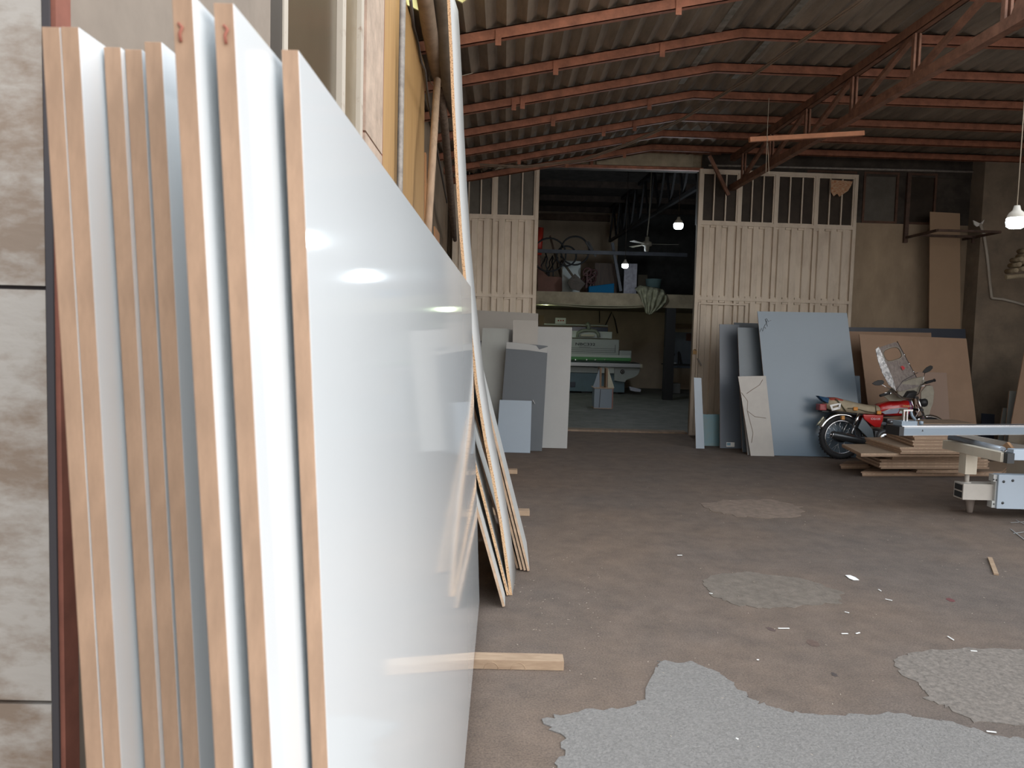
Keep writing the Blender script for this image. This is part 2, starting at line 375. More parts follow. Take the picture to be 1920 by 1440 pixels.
# lintel beam, gable infill
def gz(x): return roofz(x)-.03
m=M().prism([(-1.0,YB,3.9),(DX0,YB,3.9),(DX0,YB,gz(DX0)),(-1.0,YB,gz(-1.0))],(0,.2,0)); struct('wall_back',m,PLAS2)
m=M().prism([(.92,YB+.05,DZ),(DX1,YB+.05,DZ),(DX1,YB+.05,gz(DX1)),(2.26,YB+.05,gz(2.26)),(.93,YB+.05,DZ+.02)],(0,.15,0)); struct('wall_back',m,mat('cream_lintel_panel',(.36,.31,.22),.85,vary=.3,scale=6))
struct('trim_5',M().box(DX0-.02,DX1+.02,YB-.03,YB+.05,DZ-.035,DZ+.01),PURL)
struct('trim_6',M().bar((.95,YB,gz(.95)+.04),(2.26,YB,gz(2.26)),.07,.06).bar((2.26,YB,gz(2.26)),(DX1+.3,YB,gz(3)),.07,.06),TRUS)
for i,x in enumerate((1.34,2.22)): struct('trim_7',M().box(x,x+.05,YB+.0,YB+.05,DZ+.01,gz(x)+.0),PURL)
# darker upper band on the right, rail and window frames
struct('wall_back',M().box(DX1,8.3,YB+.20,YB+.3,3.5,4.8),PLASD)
struct('trim_8',M().tube([(DX1+.1,YB-.04,4.42),(8.0,YB-.04,4.44)],.018),GALV)
def backwin(n,x0,x1,z0=3.57,z1=4.4):
    t=.035
    o=struct('window_%d'%n,M().box(x0,x1,YB-.02,YB+.05,z0,z0+t).box(x0,x1,YB-.02,YB+.05,z1-t,z1).box(x0,x0+t,YB-.02,YB+.05,z0+t,z1-t).box(x1-t,x1,YB-.02,YB+.05,z0+t,z1-t),mat('rusty_window_frame',(.11,.055,.035),.7,vary=.4,scale=8))
    M().box(x0+t,x1-t,YB+.015,YB+.022,z0+t,z1-t).build('window_pane',GLASSL if n==3 else GLASSD,o)
backwin(2,4.9,5.72); backwin(3,5.84,6.42); backwin(4,6.55,7.05)
# right side of the hall
struct('wall_right',M().box(8.8,9.1,5.0,13.0,0,4.8),PLAS2)
struct('wall_back',M().box(7.62,8.8,YB-.35,YB,0,4.7),PLAS2)
# --- roof ---
def corr(x0,x1,y0,y1,amp=.027,pitch=.17,th=.008,zf=roofz,step=.0425,lift=0):
    m=M(); n=int((x1-x0)/step); a=[];b=[]
    for i in range(n+1):
        x=x0+(x1-x0)*i/n; z=zf(x)+amp*math.sin(2*PI*x/pitch)+amp+lift; a.append((x,z))
    vs=[]; 
    for (x,z) in a: vs+=[(x,y0,z),(x,y1,z),(x,y1,z+th),(x,y0,z+th)]
    fs=[]
    for i in range(n):
        k=i*4;j=k+4
        fs+=[[k,j,j+1,k+1],[k+3,k+2,j+2,j+3],[k,k+3,j+3,j],[k+1,j+1,j+2,k+2]]
    return m.add(vs,fs,0,False)
struct('ceiling',corr(-1.45,9.2,6.12,9.75),ROOF)
struct('ceiling',corr(-1.45,9.2,9.6,13.0,lift=.012),ROOF)
o=corr(-1.45,.35,5.2,6.18,lift=.014).build('roof_light_sheet',YELS); tag(o,'translucent yellow corrugated roof sheet at the open eave, top of frame','roof sheet')
# light lap strips seen on the roof underside
for (x0,y0,x1,y1) in [(2.02,5.9,2.02,9.3),(2.62,6.0,2.62,9.2)]:
    o=M().box(x0-.035,x0+.035,y0,y1,roofz(x0)-.006,roofz(x0)+.002).build('roof_batten',mat('pale_batten',(.25,.24,.21),.8,vary=.4,scale=8))
    tag(o,'pale flat batten under the roof sheet, '+('left' if x0<2.3 else 'right')+' of the two near the ridge','batten')
# second room shell
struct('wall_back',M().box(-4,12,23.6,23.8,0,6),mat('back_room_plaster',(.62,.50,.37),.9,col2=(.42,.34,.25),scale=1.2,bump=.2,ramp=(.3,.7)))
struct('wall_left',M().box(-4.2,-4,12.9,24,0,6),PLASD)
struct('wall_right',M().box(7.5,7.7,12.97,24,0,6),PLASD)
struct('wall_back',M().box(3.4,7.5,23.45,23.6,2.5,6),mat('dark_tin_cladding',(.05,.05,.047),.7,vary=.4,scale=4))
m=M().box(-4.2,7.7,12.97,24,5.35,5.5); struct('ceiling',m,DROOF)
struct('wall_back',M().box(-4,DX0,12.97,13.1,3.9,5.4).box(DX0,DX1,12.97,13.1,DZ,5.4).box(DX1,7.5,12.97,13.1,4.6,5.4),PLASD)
# mezzanine slab, its rail post
Ym=19.6
zs=PY(1150,562,Ym).z
struct('ceiling',M().box(-4,7.5,Ym,23.6,zs-.17,zs+.17),mat('mezzanine_concrete',(.34,.28,.19),.85,vary=.3,scale=3))

# =====================================================================
#  ROOF STEEL
# =====================================================================
def rafter(y,label):
    h=.10; hw=.028
    m=M()
    def C(x0,z0,x1,z1):   # channel lying open to the back
        m.hexa([(x0,y-hw,z0),(x1,y-hw,z1),(x1,y-hw,z1-h),(x0,y-hw,z0-h),(x0,y-hw+.008,z0),(x1,y-hw+.008,z1),(x1,y-hw+.008,z1-h),(x0,y-hw+.008,z0-h)])
        m.hexa([(x0,y-hw,z0),(x1,y-hw,z1),(x1,y-hw,z1-.008),(x0,y-hw,z0-.008),(x0,y+hw,z0),(x1,y+hw,z1),(x1,y+hw,z1-.008),(x0,y+hw,z0-.008)])
        m.hexa([(x0,y-hw,z0-h+.008),(x1,y-hw,z1-h+.008),(x1,y-hw,z1-h),(x0,y-hw,z0-h),(x0,y+hw,z0-h+.008),(x1,y+hw,z1-h+.008),(x1,y+hw,z1-h),(x0,y+hw,z0-h)])
    C(XL,roofz(XL)-.002,2.26,ZR-.002); C(2.26,ZR-.002,8.8,roofz(8.8)-.002)
    # small cleats
    r=random.Random(int(y*10))
    for k in range(2):
        x=r.uniform(-.3,1.9); m.box(x,x+.05,y-hw-.01,y-hw,roofz(x)-.15,roofz(x)-.02)
    o=m.build('roof_purlin',PURL); tag(o,label,'beam','cranked red roof purlins')
ys=[6.72,7.75,8.72,9.69,10.68,11.55,12.40]
nm=['nearest of all, at the open roof edge','second from the front','third from the front','fourth from the front','fifth from the front','second from the back wall','last one, right against the back wall']
for y,l in zip(ys,nm): rafter(y,'red-brown steel roof purlin, '+l)
# lattice truss running into the depth
def tx(y): return 3.60+(12.5-y)*.022
ztop=4.545; zbot=3.98
tr=thing('roof_truss','brown lattice steel truss running back to the double door below the purlins','truss',(tx(9),9,zbot))
def tp(y,z): return Vector((tx(y),y,z))
for zz_,n_ in ((ztop-.05,'top_chord'),(zbot+.045,'bottom_chord')):
    m=M()
    for s in (-1,1):
        m.bar(tp(5.2,zz_)+Vector((s*.035,0,0)),tp(12.5,zz_)+Vector((s*.035,0,0)),.012,.09)
    m.bar(tp(5.2,zz_+.04),tp(12.5,zz_+.04),.08,.01).bar(tp(5.2,zz_-.04),tp(12.5,zz_-.04),.08,.01)
    m.build(n_,TRUS,tr)
vy=[5.95,7.2,8.4,9.6,10.8,11.95]
for i,y in enumerate(vy):
    m=M()
    for s in (-1,1): m.bar(tp(y,zbot+.09)+Vector((s*.022,0,0)),tp(y,ztop-.1)+Vector((s*.022,0,0)),.02,.05)
    m.build('upright',TRUS,tr)
    if i<len(vy)-1: M().bar(tp(vy[i+1],zbot+.09),tp(y+.04,ztop-.1),.05,.045).build('diagonal',TRUS,tr)
g=tp(5.6,zbot+.05); M().prism([g+Vector((-.045,-.35,-.05)),g+Vector((-.045,.3,-.05)),g+Vector((-.045,.05,.35)),g+Vector((-.045,-.35,.45))],(.09,0,0)).build('gusset_plate',TRUS,tr)
M().bar(PY(1330,292,12.3),PY(1366,366,12.3),.05,.05).build('brace',TRUS,tr)
# banner on the lintel
bn=M().prism([(1.44,YB-.012,DZ+.02),(3.02,YB-.012,DZ+.02),(3.02,YB-.012,gz(3)-.03),(2.26,YB-.012,gz(2.26)-.03),(1.44,YB-.012,gz(1.44)-.03)],(0,.05,0)).build('sign_banner',SIGN); tag(bn,'faded cream banner on the lintel over the open doorway','sign')
bx=PY(1283,284,YB); 
M().prism([(bx.x,YB-.016,bx.z+.04),(bx.x+.03,YB-.016,bx.z+.04),(bx.x+.05,YB-.016,bx.z-.01),(bx.x+.07,YB-.016,bx.z+.03),(bx.x+.10,YB-.016,bx.z+.03),(bx.x+.075,YB-.016,bx.z-.05),(bx.x+.03,YB-.016,bx.z-.05)],(0,.004,0)).build('letter_mark',INKR,bn)
# suspended plank and string
pl=thing('hanging_plank','orange-brown timber batten hanging by string under the truss','plank',PY(1510,256,8.6))
A=PY(1405,262,8.6); B=PY(1619,250,8.7)
M().bar(A,B,.05,.05).build('batten',TIMR,pl)
S0=PY(1438,262,8.57)
M().tube([S0+Vector((0,0,.45)),S0+Vector((0,0,.03)),S0+Vector((.0,-.03,0)),S0+Vector((0,0,-.03))],.004,5).build('string',ROPE,pl)
M().tube([S0+Vector((.0,0,-.03)),PY(1436,325,8.57)],.003,5).tube([S0+Vector((.01,0,-.03)),PY(1442,328,8.57)],.003,5).build('string',ROPE,pl)
# long cables under the roof
def sag(a,b,s,n=14): 
    a=Vector(a);b=Vector(b); return [a+(b-a)*(i/n)+Vector((0,0,-s*4*(i/n)*(1-i/n))) for i in range(n+1)]
pts=[PY(900,308,10.6),PY(980,312,10.8),PY(1090,300,10.5),PY(1180,268,10.0),PY(1280,222,9.5),PY(1400,148,8.35),PY(1500,78,7.3),PY(1603,8,6.55),PY(1680,-50,6.0)]
o=M().tube(pts,.012,6).tube([p+Vector((.0,0,-.022)) for p in pts],.007,6).build('overhead_cable',mat('dusty_cable',(.20,.15,.11),.8)); tag(o,'pale sagging electric cable strung diagonally under the purlins','cable')

# =====================================================================
#  METAL DOORS
# =====================================================================
def door_leaf(n,x0,x1,y0,ytilt,z1,cols,wicket,label,swindow):
    def pt(x,z,d=0): return Vector((x,y0+(x-x0)*ytilt+d,z))
    ro=bpy.data.objects.new('door_%d'%n,None); COL.objects.link(ro); ro.location=pt((x0+x1)/2,0); ORG[ro.name]=Vector(ro.location); ro['kind']='structure'
    def rect(m,xa,xb,za,zb,d0=0,d1=.05,mi=0):
        m.hexa([pt(xa,zb,d0),pt(xb,zb,d0),pt(xb,za,d0),pt(xa,za,d0),pt(xa,zb,d1),pt(xb,zb,d1),pt(xb,za,d1),pt(xa,za,d1)],mi)
    fr=M(); fw=.055
    rows=swindow
    rect(fr,x0,x0+fw,.02,z1,-.01,.05); rect(fr,x1-fw,x1,.02,z1,-.01,.05)
    for z in rows+[z1-.05,.02]: rect(fr,x0+fw,x1-fw,z,z+.05,-.01,.05)
    for c in cols[1:-1]:
        rect(fr,c-.025,c+.025,rows[0]+.05,z1-.05,-.01,.05)
        rect(fr,c-.02,c+.02,.07,rows[0],-.005,.05)
    fr.build('door_frame',DFRW,ro)
    # windows
    for a,b in zip(cols[:-1],cols[1:]):
        a_=a+(.055 if a==cols[0] else .025); b_=b-(.055 if b==cols[-1] else .025)
        m=M(); za=rows[0]+.05; zb=z1-.05
        rect(m,a_,a_+.022,za,zb,.005,.035); rect(m,b_-.022,b_,za,zb,.005,.035); rect(m,a_+.022,b_-.022,za,za+.022,.005,.035); rect(m,a_+.022,b_-.022,zb-.022,zb,.005,.035)
        for k in (1,2):
            x=a_+(b_-a_)*k/3; rect(m,x-.01,x+.01,za+.022,zb-.022,.0,.03)
        wf=m.build('window_frame',DFRW,ro)
        m=M(); rect(m,a_+.02,b_-.02,za+.02,zb-.02,.036,.041); m.build('window_pane',GLASSD if x0>2 else GLASSL,wf)
    # ribbed panels
    zr=[rows[0]]+rows[1:]+[.02]
    for a,b in zip(cols[:-1],cols[1:]):
        a_=a+(.055 if a==cols[0] else .02); b_=b-(.055 if b==cols[-1] else .02)
        for zi in range(len(zr)-1):
            zt=zr[zi]; zbm=zr[zi+1]+.05
            nr=max(3,round((b_-a_)/.2)); m=M(); pw=(b_-a_)/nr; prof=[]
            for k in range(nr):
                x=a_+k*pw; prof+=[(x,.04),(x+pw*.20,.04),(x+pw*.27,.006),(x+pw*.73,.006),(x+pw*.80,.04)]
            prof.append((b_,.04))
            vs=[];fs=[]
            for (x,d) in prof: vs+=[pt(x,zbm,d),pt(x,zt,d)]
            for i in range(len(prof)-1): fs.append([2*i,2*i+2,2*i+3,2*i+1])
            m.add(vs,fs); rect(m,a_,b_,zbm,zt,.042,.046)
            # closing lips of the ribs
            for k in range(nr):
                x=a_+k*pw
                for (za2,zb2) in ((zbm,zbm+.03),(zt-.03,zt)): rect(m,x if k==0 else x-pw*.2,x+pw*.25,za2,zb2,.014,.041)
            m.build('ribbed_panel',DFRW,ro)
    if wicket:
        m=M(); xa,xb,za,zb=wicket
        for q in ((xa,xa+.03,za,zb),(xb-.03,xb,za,zb),(xa+.03,xb-.03,zb-.03,zb)): rect(m,*q,-.022,-.008)
        m.build('wicket_frame',DFRW,ro)
    return ro,pt
rd,rpt=door_leaf(2,3.06,5.66,12.42,.045,4.30,[3.06,3.72,4.32,4.98,5.66],(3.12,3.92,.08,2.18),'',[3.42,2.22])
ld,lpt=door_leaf(3,-.86,.50,12.42,0,4.28,[-.86,-.20,.50],None,'',[3.42,2.18])
# lock, handle on the right leaf
pz=PY(1303,660,12.38)
m=M().box(pz.x-.03,pz.x+.03,12.375,12.40,pz.z-.035,pz.z+.02).ring((pz.x,12.387,pz.z+.02),(0,1,0),.022,.006,16,6)
o=m.build('padlock',BRASS); tag(o,'brass padlock on the edge of the white ribbed metal door','padlock')
hz=PY(1312,679,12.37)
M().bar(hz+Vector((-.03,0,.05)),hz+Vector((.03,0,-.06)),.02,.02).tube([hz+Vector((-.03,.05,.05)),hz+Vector((-.03,0,.05))],.01).build('door_handle',GALV,rd)
# picture pasted in the last window
q=[PY(x,y,12.47) for x,y in ((1558,337),(1599,340),(1596,348),(1590,358),(1578,366),(1574,369),(1570,363),(1563,368),(1558,360))]
o=M().prism(q,(0,.003,0)).build('pasted_picture',POST); tag(o,'torn orange and cream picture pasted in the top window of the right door','poster')

# =====================================================================
#  FOREGROUND SHEETS
# =====================================================================
def standing_sheet(pt_l,pt_r,pb_l,pb_r,Yn,label,mats,Lg=3.66,zb=.055,face_l=None):
    """near end traced at distance Yn; top corners and a lower pair on each edge"""
    tl=PY(*pt_l,Yn); trr=PY(*pt_r,Yn); bl=PY(*pb_l,Yn); br=PY(*pb_r,Yn)
    def ext(a,b): k=(a.z-zb)/(a.z-b.z); return a+(b-a)*k
    zt=(tl.z+trr.z)/2
    tl=Vector((tl.x,Yn,zt)); trr=Vector((trr.x,Yn,zt)); b1=ext(tl,bl); b2=ext(trr,br); b1.z=b2.z=zb
    t=.0157; c=(b1.x+b2.x)/2; b1.x=c-t/2; b2.x=c+t/2; c=(tl.x+trr.x)/2; tl.x=c-t/2; trr.x=c+t/2
    global PT,PB
    dt=max(0,PT+.0004-tl.x); db=max(0,PB+.0004-b1.x)
    tl.x+=dt; trr.x+=dt; b1.x+=db; b2.x+=db; PT=trr.x; PB=b2.x
    m=M(); D=Vector((0,Lg,0))
    m.hexa([tl,trr,b2,b1,tl+D,trr+D,b2+D,b1+D],[1,1,1,0,1,0])
    o=m.build('laminated_board',mats,bevel=.0008); tag(o,label,'board','white gloss boards leaning beside the tiled pillar'); return o,(tl,trr,b1,b2)
SH=[
 ((78,50),(111,50),(161,1440),(194,1440),.681,'white gloss board nearest the tiled pillar, outermost of the leaning row'),
 ((113,50),(146,50),(195,1440),(228,1440),.681,'second gloss board from the tiled pillar, wide white face showing'),
 ((194,88),(226,88),(271,1440),(303,1440),.716,'third gloss board from the pillar, thin white line on its right'),
 ((231,92),(261,92),(306,1440),(337,1440),.722,'fourth gloss board from the pillar, pressed between two thin white lines'),
 ((269,78),(304,78),(342,1440),(377,1440),.710,'fifth gloss board from the pillar, darker brown edge with grey strip'),
 ((322,-14),(359,-14),(402,1440),(440,1440),.603,'sixth gloss board from the pillar, sticking out nearest, red mark at top'),
 ((400,5),(437,5),(474,1440),(512,1440),.620,'seventh gloss board from the pillar, red mark, glaring white face'),
 ((527,93),(560,93),(578,1440),(612,1440),.721,'large glossy white board whose whole face is visible'),
]
KS=[]; PT=PB=-9
for s in SH:
    o,k=standing_sheet(s[0],s[1],s[2],s[3],s[4],s[5],[GLOSS,MDF]); KS.append((o,k)); print('SHEET',[round(v.x,3) for v in k],round(k[0].z,3))
for (i,x,y) in ((5,334,58),(6,419,62)):
    o,k=KS[i]; Y=k[0].y-.0012
    a=PY(x,y-15,Y); b=PY(x+5,y+20,Y)
    M().tube([a,a+Vector((.003,0,-.003)),a+Vector((.001,0,-.008)),b],.0012,6).build('pencil_mark',mat('red_pencil',(.38,.13,.09),.8),o)
# timber skids under the stack and along the wall
for (px,py,Yc,x0,lab) in ((1057,1258,None,-.62,'nearest timber skid sticking out under the large glossy white sheet'),(993,968,None,-.9,'middle timber skid on the floor beside the fanned boards'),(970,889,None,-.9,'farthest short timber skid on the floor by the boards')):
    e=PZ(px,py,.0); wd={1057:.085,993:.10,970:.10}[px]
    m=M().box(x0,e.x,e.y,e.y+wd,.001,.048)
    if px==1057:
        for xx in (.0,.13): m.ring((xx-.02,e.y-.0005,.0),(0,1,0),.035,.002,20,5)
    o=m.build('timber_skid',TIMB,bevel=.004); tag(o,'rough '+lab,'timber','timber skids on the floor')

# =====================================================================
#  SECOND GROUP: tall chipboard and fanned boards
# =====================================================================
prof=[(958,1117),(949,1050),(939,980),(925,900),(909,820),(893,720),(882,620),(873,540),(864,440),(857,330),(850,200),(846,100),(841,0),(838,-40)]
Yt=4.64
pts=[PY(x,y,Yt) for x,y in prof]; pts[0].z=.002
m=M(); t=.018; D=Vector((.03,.45,0)); n=len(pts)
L_=[];R_=[]
for i,p in enumerate(pts):
    d=(pts[min(i+1,n-1)]-pts[max(i-1,0)]).normalized(); nn=Vector((d.z,0,-d.x)); L_.append(p-nn*t/2); R_.append(p+nn*t/2)
L_[0].z=R_[0].z=.002
for i in range(n-1):
    m.add([L_[i],R_[i],R_[i+1],L_[i+1]],[[0,1,2,3]],1); m.add([L_[i]+D,R_[i]+D,R_[i+1]+D,L_[i+1]+D],[[3,2,1,0]],1)
    m.add([R_[i],R_[i]+D,R_[i+1]+D,R_[i+1]],[[0,1,2,3]],0,True); m.add([L_[i],L_[i]+D,L_[i+1]+D,L_[i+1]],[[3,2,1,0]],0,True)
m.add([L_[0],R_[0],R_[0]+D,L_[0]+D],[[0,1,2,3]],1); m.add([L_[-1],R_[-1],R_[-1]+D,L_[-1]+D],[[3,2,1,0]],1)
o=m.build('chipboard_panel',[mat('matt_white_face',(.42,.42,.41),.55),CHIP]); tag(o,'tall bowed white-faced chipboard standing upright behind the glossy boards, up to the roof','board')
def fan(xb,y0,slope,zt,width,mats,lab):
    th=math.atan(slope); b=Vector((xb,y0,.009)); top=b+Vector((-slope*zt,0,zt)); nn=Vector((math.cos(th),0,math.sin(th)))*.008
    D=Vector((0,width,0))
    m=M().hexa([top-nn,top+nn,b+nn,b-nn,top-nn+D,top+nn+D,b+nn+D,b-nn+D],[1,1,1,0,1,0])
    o=m.build('leaning_offcut',mats); tag(o,lab,'board','fanned boards beside the tall chipboard')
fan(.040,4.42,.30,1.25,.5,[GREYW,MDFD],'brown-edged board nearest the viewer in the fan by the tall chipboard')
fan(.066,4.62,.275,1.35,.42,[GREYW,CHIP],'chipboard-edged second board of the fan, just left of the tall chipboard')
fan(.020,5.00,.36,1.3,.45,[GREYW,MDFD],'grey-faced third board of the fan, steeply tilted behind the front two')
fan(.135,5.16,.30,1.5,.7,[SLATE,MDFD],'dark-faced fourth board, behind the foot of the tall chipboard')
fan(.160,5.13,.275,1.7,.7,[GREYW,MDFD],'brown-edged board right of the tall chipboard foot, inner of three')
fan(.184,5.12,.275,1.8,.7,[MDFS,MDFD],'brown-edged board right of the tall chipboard, middle of three')
fan(.208,5.11,.275,1.85,.7,[GREYW,MDFD],'outermost board on the right of the fan by the tall chipboard')
fan(.045,5.90,.33,1.4,.5,[GREYW,MDF],'pale-faced fifth board of the fan, seen through the gap')
fan(.075,6.83,.33,1.5,.6,[GREYW,MDF],'farthest pale board of the fan, its edge seen through the gap')

# =====================================================================
#  LEFT WALL ITEMS: plywood, pipes
# =====================================================================
def wallsheet(y0,y1,z0,z1,x,lean,mt,lab,t=.012,name='plywood_sheet'):
    m=M().hexa([(x-lean,y0,z1),(x-lean+t,y0,z1),(x+t,y0,z0),(x,y0,z0),(x-lean,y1,z1),(x-lean+t,y1,z1),(x+t,y1,z0),(x,y1,z0)])
    o=m.build(name,mt); tag(o,lab,'board','plywood sheets against the left wall')
wallsheet(4.1,4.68,.003,4.05,-.68,.02,PLY,'narrow ochre plywood sheet right behind the stone-faced pillar')
wallsheet(4.80,6.95,.003,3.95,-.72,.05,PLY,'large ochre plywood sheet behind the upright galvanised pipe')
wallsheet(6.98,7.08,.003,3.2,-.70,.05,PLYO,'darker orange plywood sheet leaning behind the large ochre one')
wallsheet(7.1,7.5,.003,2.95,-.70,.04,PLYO,'short orange plywood offcut against the left wall behind the pole')
wallsheet(7.6,8.0,.003,2.8,-.72,.06,NAVY,'dark blue board between orange plywood offcuts on the left wall')
wallsheet(8.1,8.7,.003,2.7,-.70,.06,PLYO,'orange plywood offcut farthest along the left wall')
a=PX(748,0,-.64); b=PX(753,345,-.64)
o=M().tube([(-.655,4.74,.001),(-.655,4.74,4.2)],.019,10).build('upright_pipe',GALV); tag(o,'grey galvanised upright pipe standing between two ochre plywood sheets','pipe')
# drain pipe bundle running back along the eave
pts=[PX(790,-40,-.635),PX(797,0,-.635),PX(806,60,-.635),PX(817,120,-.64),PX(822,150,-.645)]
r0=(pts[1]-C0).length*14/F
o=M().tube(pts,[r0]*4+[r0*.8],14).build('drain_pipe',PVC); tag(o,'thick brown plastic drain pipe running back under the left eave','pipe')
p=PX(820,150,-.62)
o=M().tube([p,PX(812,280,-.60),PX(802,440,-.61),PX(795,560,-.62)],.030,10).build('wooden_pole',mat('weathered_pole',(.36,.25,.17),.8,vary=.2,scale=6,stretch=(6,6,.6))); tag(o,'round weathered pole hanging upright below the drain pipe elbow','pole')
pts=[PX(826,160,-.62),PX(834,240,-.64),PX(841,320,-.68),PX(848,400,-.72),PX(853,450,-.76)]
o=M().tube(pts,[.035,.04,.045,.045,.03],9).build('cable_bundle',mat('dusty_bundle',(.17,.125,.095),.9,vary=.35,scale=18)); tag(o,'dusty bundle of cloth-wrapped cables drooping along the left wall','cable')
pts=[PX(770,0,-.6),PX(775,50,-.6),PX(783,80,-.6),PX(789,115,-.6),PX(796,130,-.62),PX(803,190,-.66),PX(815,260,-.7),PX(838,380,-.75)]
o=M().tube(pts,.010,6).build('black_cable',CABLE); tag(o,'thin black cable looping beside the drain pipe','cable')
# grey sheet-metal gutter
pts=[PX(820,-60,-.53),PX(827,0,-.53),PX(836,85,-.53),PX(844,158,-.53),PX(852,198,-.53),PX(858,222,-.52)]
o=M().tube(pts,[.065,.068,.072,.078,.075,.05],14).build('gutter',CLOTH); tag(o,'broad grey dusty gutter trough under the left eave beside the tall chipboard','gutter')
rp=PX(821,146,-.642)
o=M().ring(rp,(0,1,.3),.075,.004,20,5).tube([rp+Vector((.05,0,0)),rp+Vector((.15,.1,.04)),rp+Vector((.3,.15,.1))],.003,5).build('tie_string',ROPE); tag(o,'thin pale string tied round the end of the drain pipe','string')

# =====================================================================
#  BOARDS LEANING LEFT OF THE DOORWAY
# =====================================================================
G='boards leaning left of the doorway'
panel('laminate_board','wide grey-beige board at the back, its top corner reaching the door leaf','board',[(862,580),(1009,588),(1006,700),(862,690)],11.85,.10,mats=(BEIGE,MDF),group=G)
panel('laminate_board','dark grey board mostly hidden behind the tall green-grey one','board',[(880,638),(925,640),(925,846),(880,845)],11.3,.10,mats=(SLATE,MDF),group=G)
panel('laminate_board','tall green-grey narrow board left of the torn dark grey one','board',[(905,615),(955,617),(938,845),(886,842)],10.72,.13,mats=(GREEN_GREY,MDF),group=G)
panel('laminate_board','cream sliver of a board behind the torn dark grey one','board',[(953,618),(985,619),(975,846),(940,845)],11.05,.10,mats=(CREAM,MDF),group=G)
panel('laminate_board','wide cream board nearest the doorway with two screw holes low down','board',[(968,612),(1073,614),(1063,843),(1017,843)],10.75,.14,mats=(CREAM,CREAM),group=G)
panel('laminate_board','plain beige board standing up behind the torn dark grey one','board',[(962,600),(1009,602),(1004,845),(958,845)],10.60,.135,mats=(BEIGE,MDF),group=G)
o,P_,n_=panel('laminate_board','dark grey board with torn pale paper along its top edge','board',[(950,641),(1027,649),(1016,848),(934,846)],10.45,.13,mats=(SLATE,MDFD),group=G)
a,b=P_[0],P_[1]; c=P_[3]-P_[0]; c.normalize(); tw=-n_*.004
tq=[a+tw,a+(b-a)*.55+tw,a+(b-a)*.72+c*.01+tw,a+(b-a)*.8+c*.06+tw,b+c*.01+tw,b+c*.095+tw,a+(b-a)*.5+c*.085+tw,a+c*.095+tw]
M().prism(tq,-tw*.9).build('paper_strip',CREAM,o)
tp_=P_[0]+(P_[2]-P_[0])*.58+tw
M().bar(PY(999,750,tp_.y-.02),PY(1003,757,tp_.y-.02),.02,.004).build('tape_scrap',PAPER,o)
panel('laminate_board','small pale blue-grey board leaning in front of the torn dark one','board',[(937,750),(997,752),(994,850),(930,848)],10.25,.16,mats=(BLUEW,MDF),group=G)

# =====================================================================
#  BOARDS LEANING RIGHT OF THE DOORWAY
# =====================================================================
G='boards leaning right of the doorway'
panel('laminate_strip','thin lilac-grey strip leaning on the wicket door edge','board',[(1301,708),(1315,709),(1321,843),(1305,843)],11.05,.14,mats=(BLUEW,MDF),group=G)
panel('laminate_board','small teal square offcut on the floor beside the lilac strip','board',[(1316,777),(1351,777),(1351,836),(1317,835)],11.35,.12,mats=(TEAL,MDF),group=G)
o,P_,n_=panel('laminate_board','slate blue tall narrow board with a small white sticker near its foot','board',[(1349,608),(1386,609),(1391,843),(1350,841)],11.15,.10,mats=(BLUES,MDF),group=G)
sa=plane_pt(1362,829,11.148,0,.10); sb=plane_pt(1377,838,11.148,0,.10)
M().box(sa.x,sb.x,sa.y-.008,sa.y-.002,sb.z,sa.z).build('sticker',PAPER,o)
M().box(sa.x+.006,sa.x+.06,sa.y-.010,sa.y-.008,sb.z+.02,sa.z-.008).build('sticker_print',mat('blue_print',(.25,.42,.55),.6),o)
panel('laminate_board','darkest slate board half hidden behind the big blue-grey sheet, rear one','board',[(1376,605),(1440,607),(1446,846),(1382,846)],11.35,.09,mats=(SLATE,MDF),group=G)
panel('laminate_board','dark slate board directly behind the marbled board','board',[(1383,614),(1450,616),(1460,851),(1392,849)],10.8,.13,mats=(SLATE2,MDF),group=G)
o,P_,n_=panel('marbled_board','marbled beige board, left edge bristling with a second sheet','board',[(1384,706),(1436,705),(1452,858),(1408,857)],10.48,.15,mats=(MARB,MDF),group=G)
vm=mat('marble_vein',(.25,.20,.16),.5)
for vv in ([(1430,712),(1424,722),(1410,731),(1400,738)],[(1390,736),(1402,752),(1401,770),(1415,781),(1436,784)],[(1401,770),(1412,812),(1409,830)]):
    M().tube([plane_pt(x,y,10.48,0,.15)+Vector((0,-.002,0)) for x,y in vv],.004,5).build('vein',vm,o)
panel('marbled_board','second marbled sheet just behind the front one, edge peeping out left','board',[(1387,707),(1430,706),(1440,856),(1402,855)],10.55,.15,mats=(CREAM,MDF),group=G)
o,P_,n_=panel('laminate_board','largest light blue-grey sheet with pencil scribble in its top corner, behind the motorcycle','board',[(1420,584),(1588,587),(1622,860),(1446,857)],10.56,.15,mats=(BLUEG,MDF),group=G)
for vv in ([(1425,622),(1428,615),(1430,621),(1433,612),(1436,616)],[(1433,612),(1438,604),(1435,598),(1439,612)],[(1437,597),(1441,603),(1446,600)]):
    M().tube([plane_pt(x,y,10.555,0,.15) for x,y in vv],.0025,5).build('pencil_scribble',mat('pencil_grey',(.16,.17,.19),.7),o)
panel('laminate_board','narrow pale grey board peeping out behind the right edge of the biggest sheet','board',[(1540,704),(1612,705),(1620,860),(1550,860)],11.0,.10,mats=(BLUEG,MDF),group=G)
panel('fibreboard_sheet','widest dark navy sheet, only its top strip showing above brown boards','board',[(1560,613),(1810,617),(1822,870),(1570,862)],12.15,.03,mats=(NAVY,MDF),group=G)
panel('fibreboard_sheet','brown board behind the front brown one, its top left visible','board',[(1570,621),(1746,624),(1756,866),(1580,862)],11.95,.05,mats=(MDFB,MDF),group=G)
